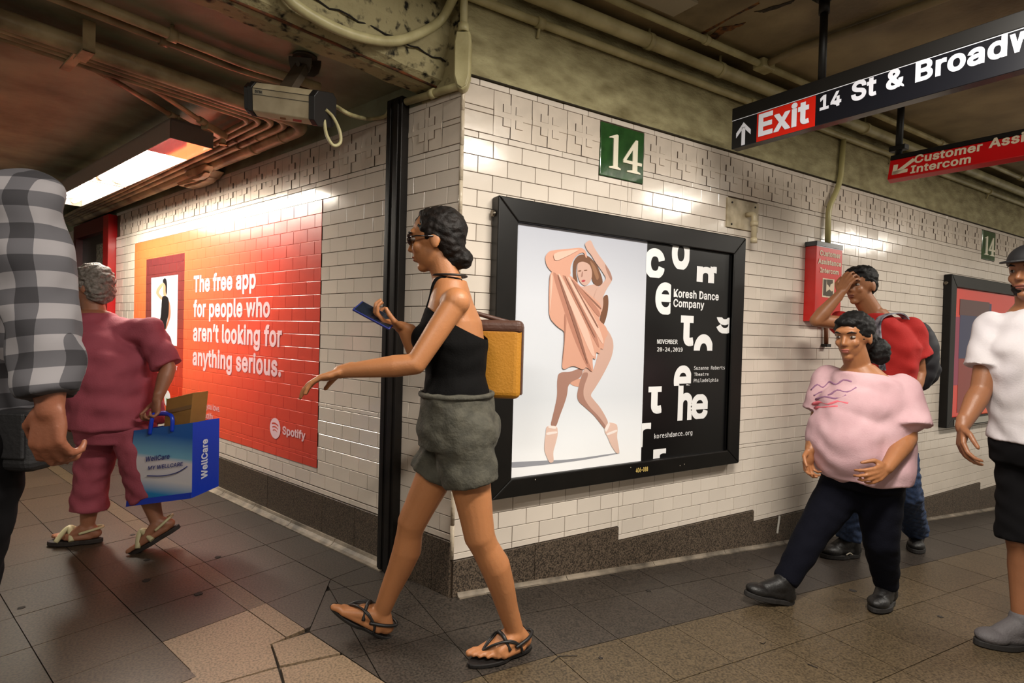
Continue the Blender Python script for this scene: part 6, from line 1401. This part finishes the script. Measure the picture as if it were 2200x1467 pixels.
garment('beard', pm, HB3, lambda B: (B.ell(hc_-u*.066+f*.032, (f*.052, s*.058, u*.045)),), .006, 3, .003, .02, cuts=[(hc_-u*.05+f*.05, nz(u+f*.5))])
CAP = mat('black_cap', (20, 19, 22), .7)
cpo = garment('cap', pm, CAP, lambda B: (B.ell(hc_+u*.05-f*.006, (f*.101, s*.086, u*.078)),), .006, 3, 0, .1, cuts=[(hc_+u*.035, -u)])
MB().prism([hc_+u*.042+f*(.085+.07*math.cos(t_))+s*.07*math.sin(t_) for t_ in [PI*(i/12-.5) for i in range(13)]]+[hc_+u*.042+f*.06-s*-.07, hc_+u*.042+f*.06-s*.07][::-1][:0], u*.006-f*.002).obj('cap_peak', CAP, cpo)
def wtee(B):
    B.loft([(pel-Z3*.0, lt_*.19, w*.15), (pel+Z3*.08, lt_*.185, w*.142), (pel.lerp(chest, .6), lt_*.19, w*.145), (chest, lt_*.215, w*.155), (chest.lerp(neck, .55), lt_*.17, w*.115), (neck-Z3*.025, lt_*.084, w*.078)]); B.cap(shL, shR, .068, .068)
    open_sleeve(B, [shL, shL.lerp(elL, .4), shL.lerp(elL, .62)], [.074, .078, .088]); open_sleeve(B, [shR, shR.lerp(elR, .4), shR.lerp(elR, .66)], [.074, .078, .086])
garment('t_shirt', pm, WT, wtee, .008, 10, .007, .12)
def bshorts(B):
    B.loft([(pel+Z3*.03, lt_*.175, w*.135), (pel-Z3*.03, lt_*.185, w*.145), (pel-Z3*.1, lt_*.175, w*.13)])
    for h, k_ in ((hpL, knL), (hpR, knR)): B.cap(h, h.lerp(k_, .6), .112, .098); B.frus(h.lerp(k_, .6), h.lerp(k_, 1.0), .098, .096)
garment('shorts', pm, BKS, bshorts, .009, 4, .006, .09)
shoe(pm, anR, tR, Z3, 1.08, GSH, SHS); shoe(pm, anL, tL, Z3, 1.08, GSH, SHS)

# ---- 6: person in plaid at the left edge
pq = thing('person', 'person in black and white plaid shirt cut off by the left edge, very near', 'person', DP(-120, 1830, 1.25))
S6 = skinmat('ruddy_skin', (136, 82, 58)); w = nz((-.80, .60, 0)); lt_ = Z3.cross(w)
pm_ = bpy.data.materials.new('plaid_cloth'); pm_.use_nodes = True; nt = pm_.node_tree; N = nt.nodes; Lk = nt.links; bs = N['Principled BSDF']; bs.inputs['Roughness'].default_value = .85
tc = N.new('ShaderNodeTexCoord'); sx = N.new('ShaderNodeSeparateXYZ')
mp = N.new('ShaderNodeMapping'); mp.inputs['Rotation'].default_value = (.12, .1, .6); Lk.new(tc.outputs['Object'], mp.inputs[0]); Lk.new(mp.outputs[0], sx.inputs[0])
acc = None
for ax_i, fr, wt in ((0, 95, .5), (2, 95, .5)):
    mu = N.new('ShaderNodeMath'); mu.operation = 'MULTIPLY'; mu.inputs[1].default_value = fr; Lk.new(sx.outputs[ax_i], mu.inputs[0]); sn_ = N.new('ShaderNodeMath'); sn_.operation = 'SINE'; Lk.new(mu.outputs[0], sn_.inputs[0])
    gt = N.new('ShaderNodeMath'); gt.operation = 'GREATER_THAN'; gt.inputs[1].default_value = .0; Lk.new(sn_.outputs[0], gt.inputs[0]); m2 = N.new('ShaderNodeMath'); m2.operation = 'MULTIPLY'; m2.inputs[1].default_value = wt; Lk.new(gt.outputs[0], m2.inputs[0])
    if acc: ad = N.new('ShaderNodeMath'); ad.operation = 'ADD'; Lk.new(acc, ad.inputs[0]); Lk.new(m2.outputs[0], ad.inputs[1]); acc = ad.outputs[0]
    else: acc = m2.outputs[0]
rp_ = N.new('ShaderNodeValToRGB'); rp_.color_ramp.interpolation = 'CONSTANT'; rp_.color_ramp.elements[0].color = lin((36, 34, 38)); rp_.color_ramp.elements[1].position = .75; rp_.color_ramp.elements[1].color = lin((126, 122, 124)); e_3 = rp_.color_ramp.elements.new(.3); e_3.color = lin((74, 72, 76)); Lk.new(acc, rp_.inputs[0]); Lk.new(rp_.outputs[0], bs.inputs['Base Color'])
pel, chest, neck, hc_ = DP(-95, 905, 1.27), DP(-85, 560, 1.27), DP(-105, 350, 1.27), DP(-150, 205, 1.26)
shL, elL, wrL = DP(52, 440, 1.17), DP(92, 680, 1.16), DP(108, 868, 1.12); shR, elR, wrR = DP(-215, 440, 1.40), DP(-260, 700, 1.42), DP(-300, 850, 1.36)
hpL, hpR = DP(-60, 960, 1.22), DP(-140, 960, 1.33); knL, knR = DP(-125, 1400, 1.24), DP(-215, 1380, 1.33)
gl = hz(0); anL = Vector((knL.x+.02, knL.y-.03, .09)); anR = Vector((knR.x-.05, knR.y+.02, .09)); tL = w.copy(); tR = w.copy()
B = Body(); head(B, hc_, w, Z3, 1.03); B.cap(neck-Z3*.04, hc_-Z3*.05, .06, .056); torso(B, pel, chest, neck, lt_, w, (.16, .15, .18), (.12, .115, .12)); B.cap(shL, shR, .055, .055)
arm(B, shL, elL, wrL, 1.0); arm(B, shR, elR, wrR, 1.0); leg(B, hpL, knL, anL, 1.0, back=-w); leg(B, hpR, knR, anR, 1.0, back=-w)
hand(B, wrL, Vector((-.06, .0, -1)), -lt_, 1.05, .8, side=1); hand(B, wrR, Vector((0, 0, -1)), lt_, 1.05, .5, side=-1)
body = B.fuse('body', S6, pq, .0056, 3); face_parts(body, hc_, w, Z3, 1.03, HAIR1, LIPM)
f, s, u = basis(w, Z3); garment('hair', pq, HAIR1, lambda B: (B.ell(hc_+u*.04-f*.018, (f*.096, s*.083, u*.082)), B.ell(hc_-f*.045, (f*.055, s*.078, u*.07))), .007, 3, .004, .03)
def plaid(B):
    B.loft([(pel-Z3*.02, lt_*.195, w*.15), (pel+Z3*.1, lt_*.185, w*.145), (pel.lerp(chest, .6), lt_*.19, w*.15), (chest, lt_*.205, w*.155), (chest.lerp(neck, .55), lt_*.165, w*.115), (neck-Z3*.02, lt_*.075, w*.072)]); B.cap(shL, shR, .068, .068)
    open_sleeve(B, [shL, elL, elL.lerp(wrL, .55), elL.lerp(wrL, .92)], [.076, .064, .058, .055]); open_sleeve(B, [shR, elR, elR.lerp(wrR, .55), elR.lerp(wrR, .9)], [.074, .062, .056, .052])
garment('plaid_shirt', pq, pm_, plaid, .008, 6, .010, .12)
garment('trousers', pq, BKS, lambda B: trousers(B, (hpL, hpR), (knL, knR), (anL, anR), (.10, .075, .065)), .009, 4, .006, .09)
shoe(pq, anL, tL, Z3, 1.05, SHB, SHS); shoe(pq, anR, tR, Z3, 1.05, SHB, SHS)
mbg = thing('shoulder_bag', 'black bag hanging at the hip of the person in plaid at the left edge', 'bag', DP(20, 1005, 1.2))
bc = DP(-8, 940, 1.245); MB().cbox(bc, .25, .08, .135, (w, lt_, Z3)).obj('bag_body', mat('black_nylon', (20, 19, 21), .6, bump=.2, bscale=80), mbg, bevel=.022, seg=4); MB().cbox(bc+lt_*.042+Z3*.015, .23, .008, .10, (w, lt_, Z3)).obj('bag_flap', MATS['black_nylon'], mbg, bevel=.004)
MB().tube(smooth_path([bc-w*.12+Z3*.05, chest-w*.165+Z3*.0, chest.lerp(neck, .6)+Z3*.07-lt_*.05, chest+w*.17-lt_*.05, bc+w*.12+Z3*.05]), .010, 8).obj('bag_strap', MATS['black_nylon'], mbg)
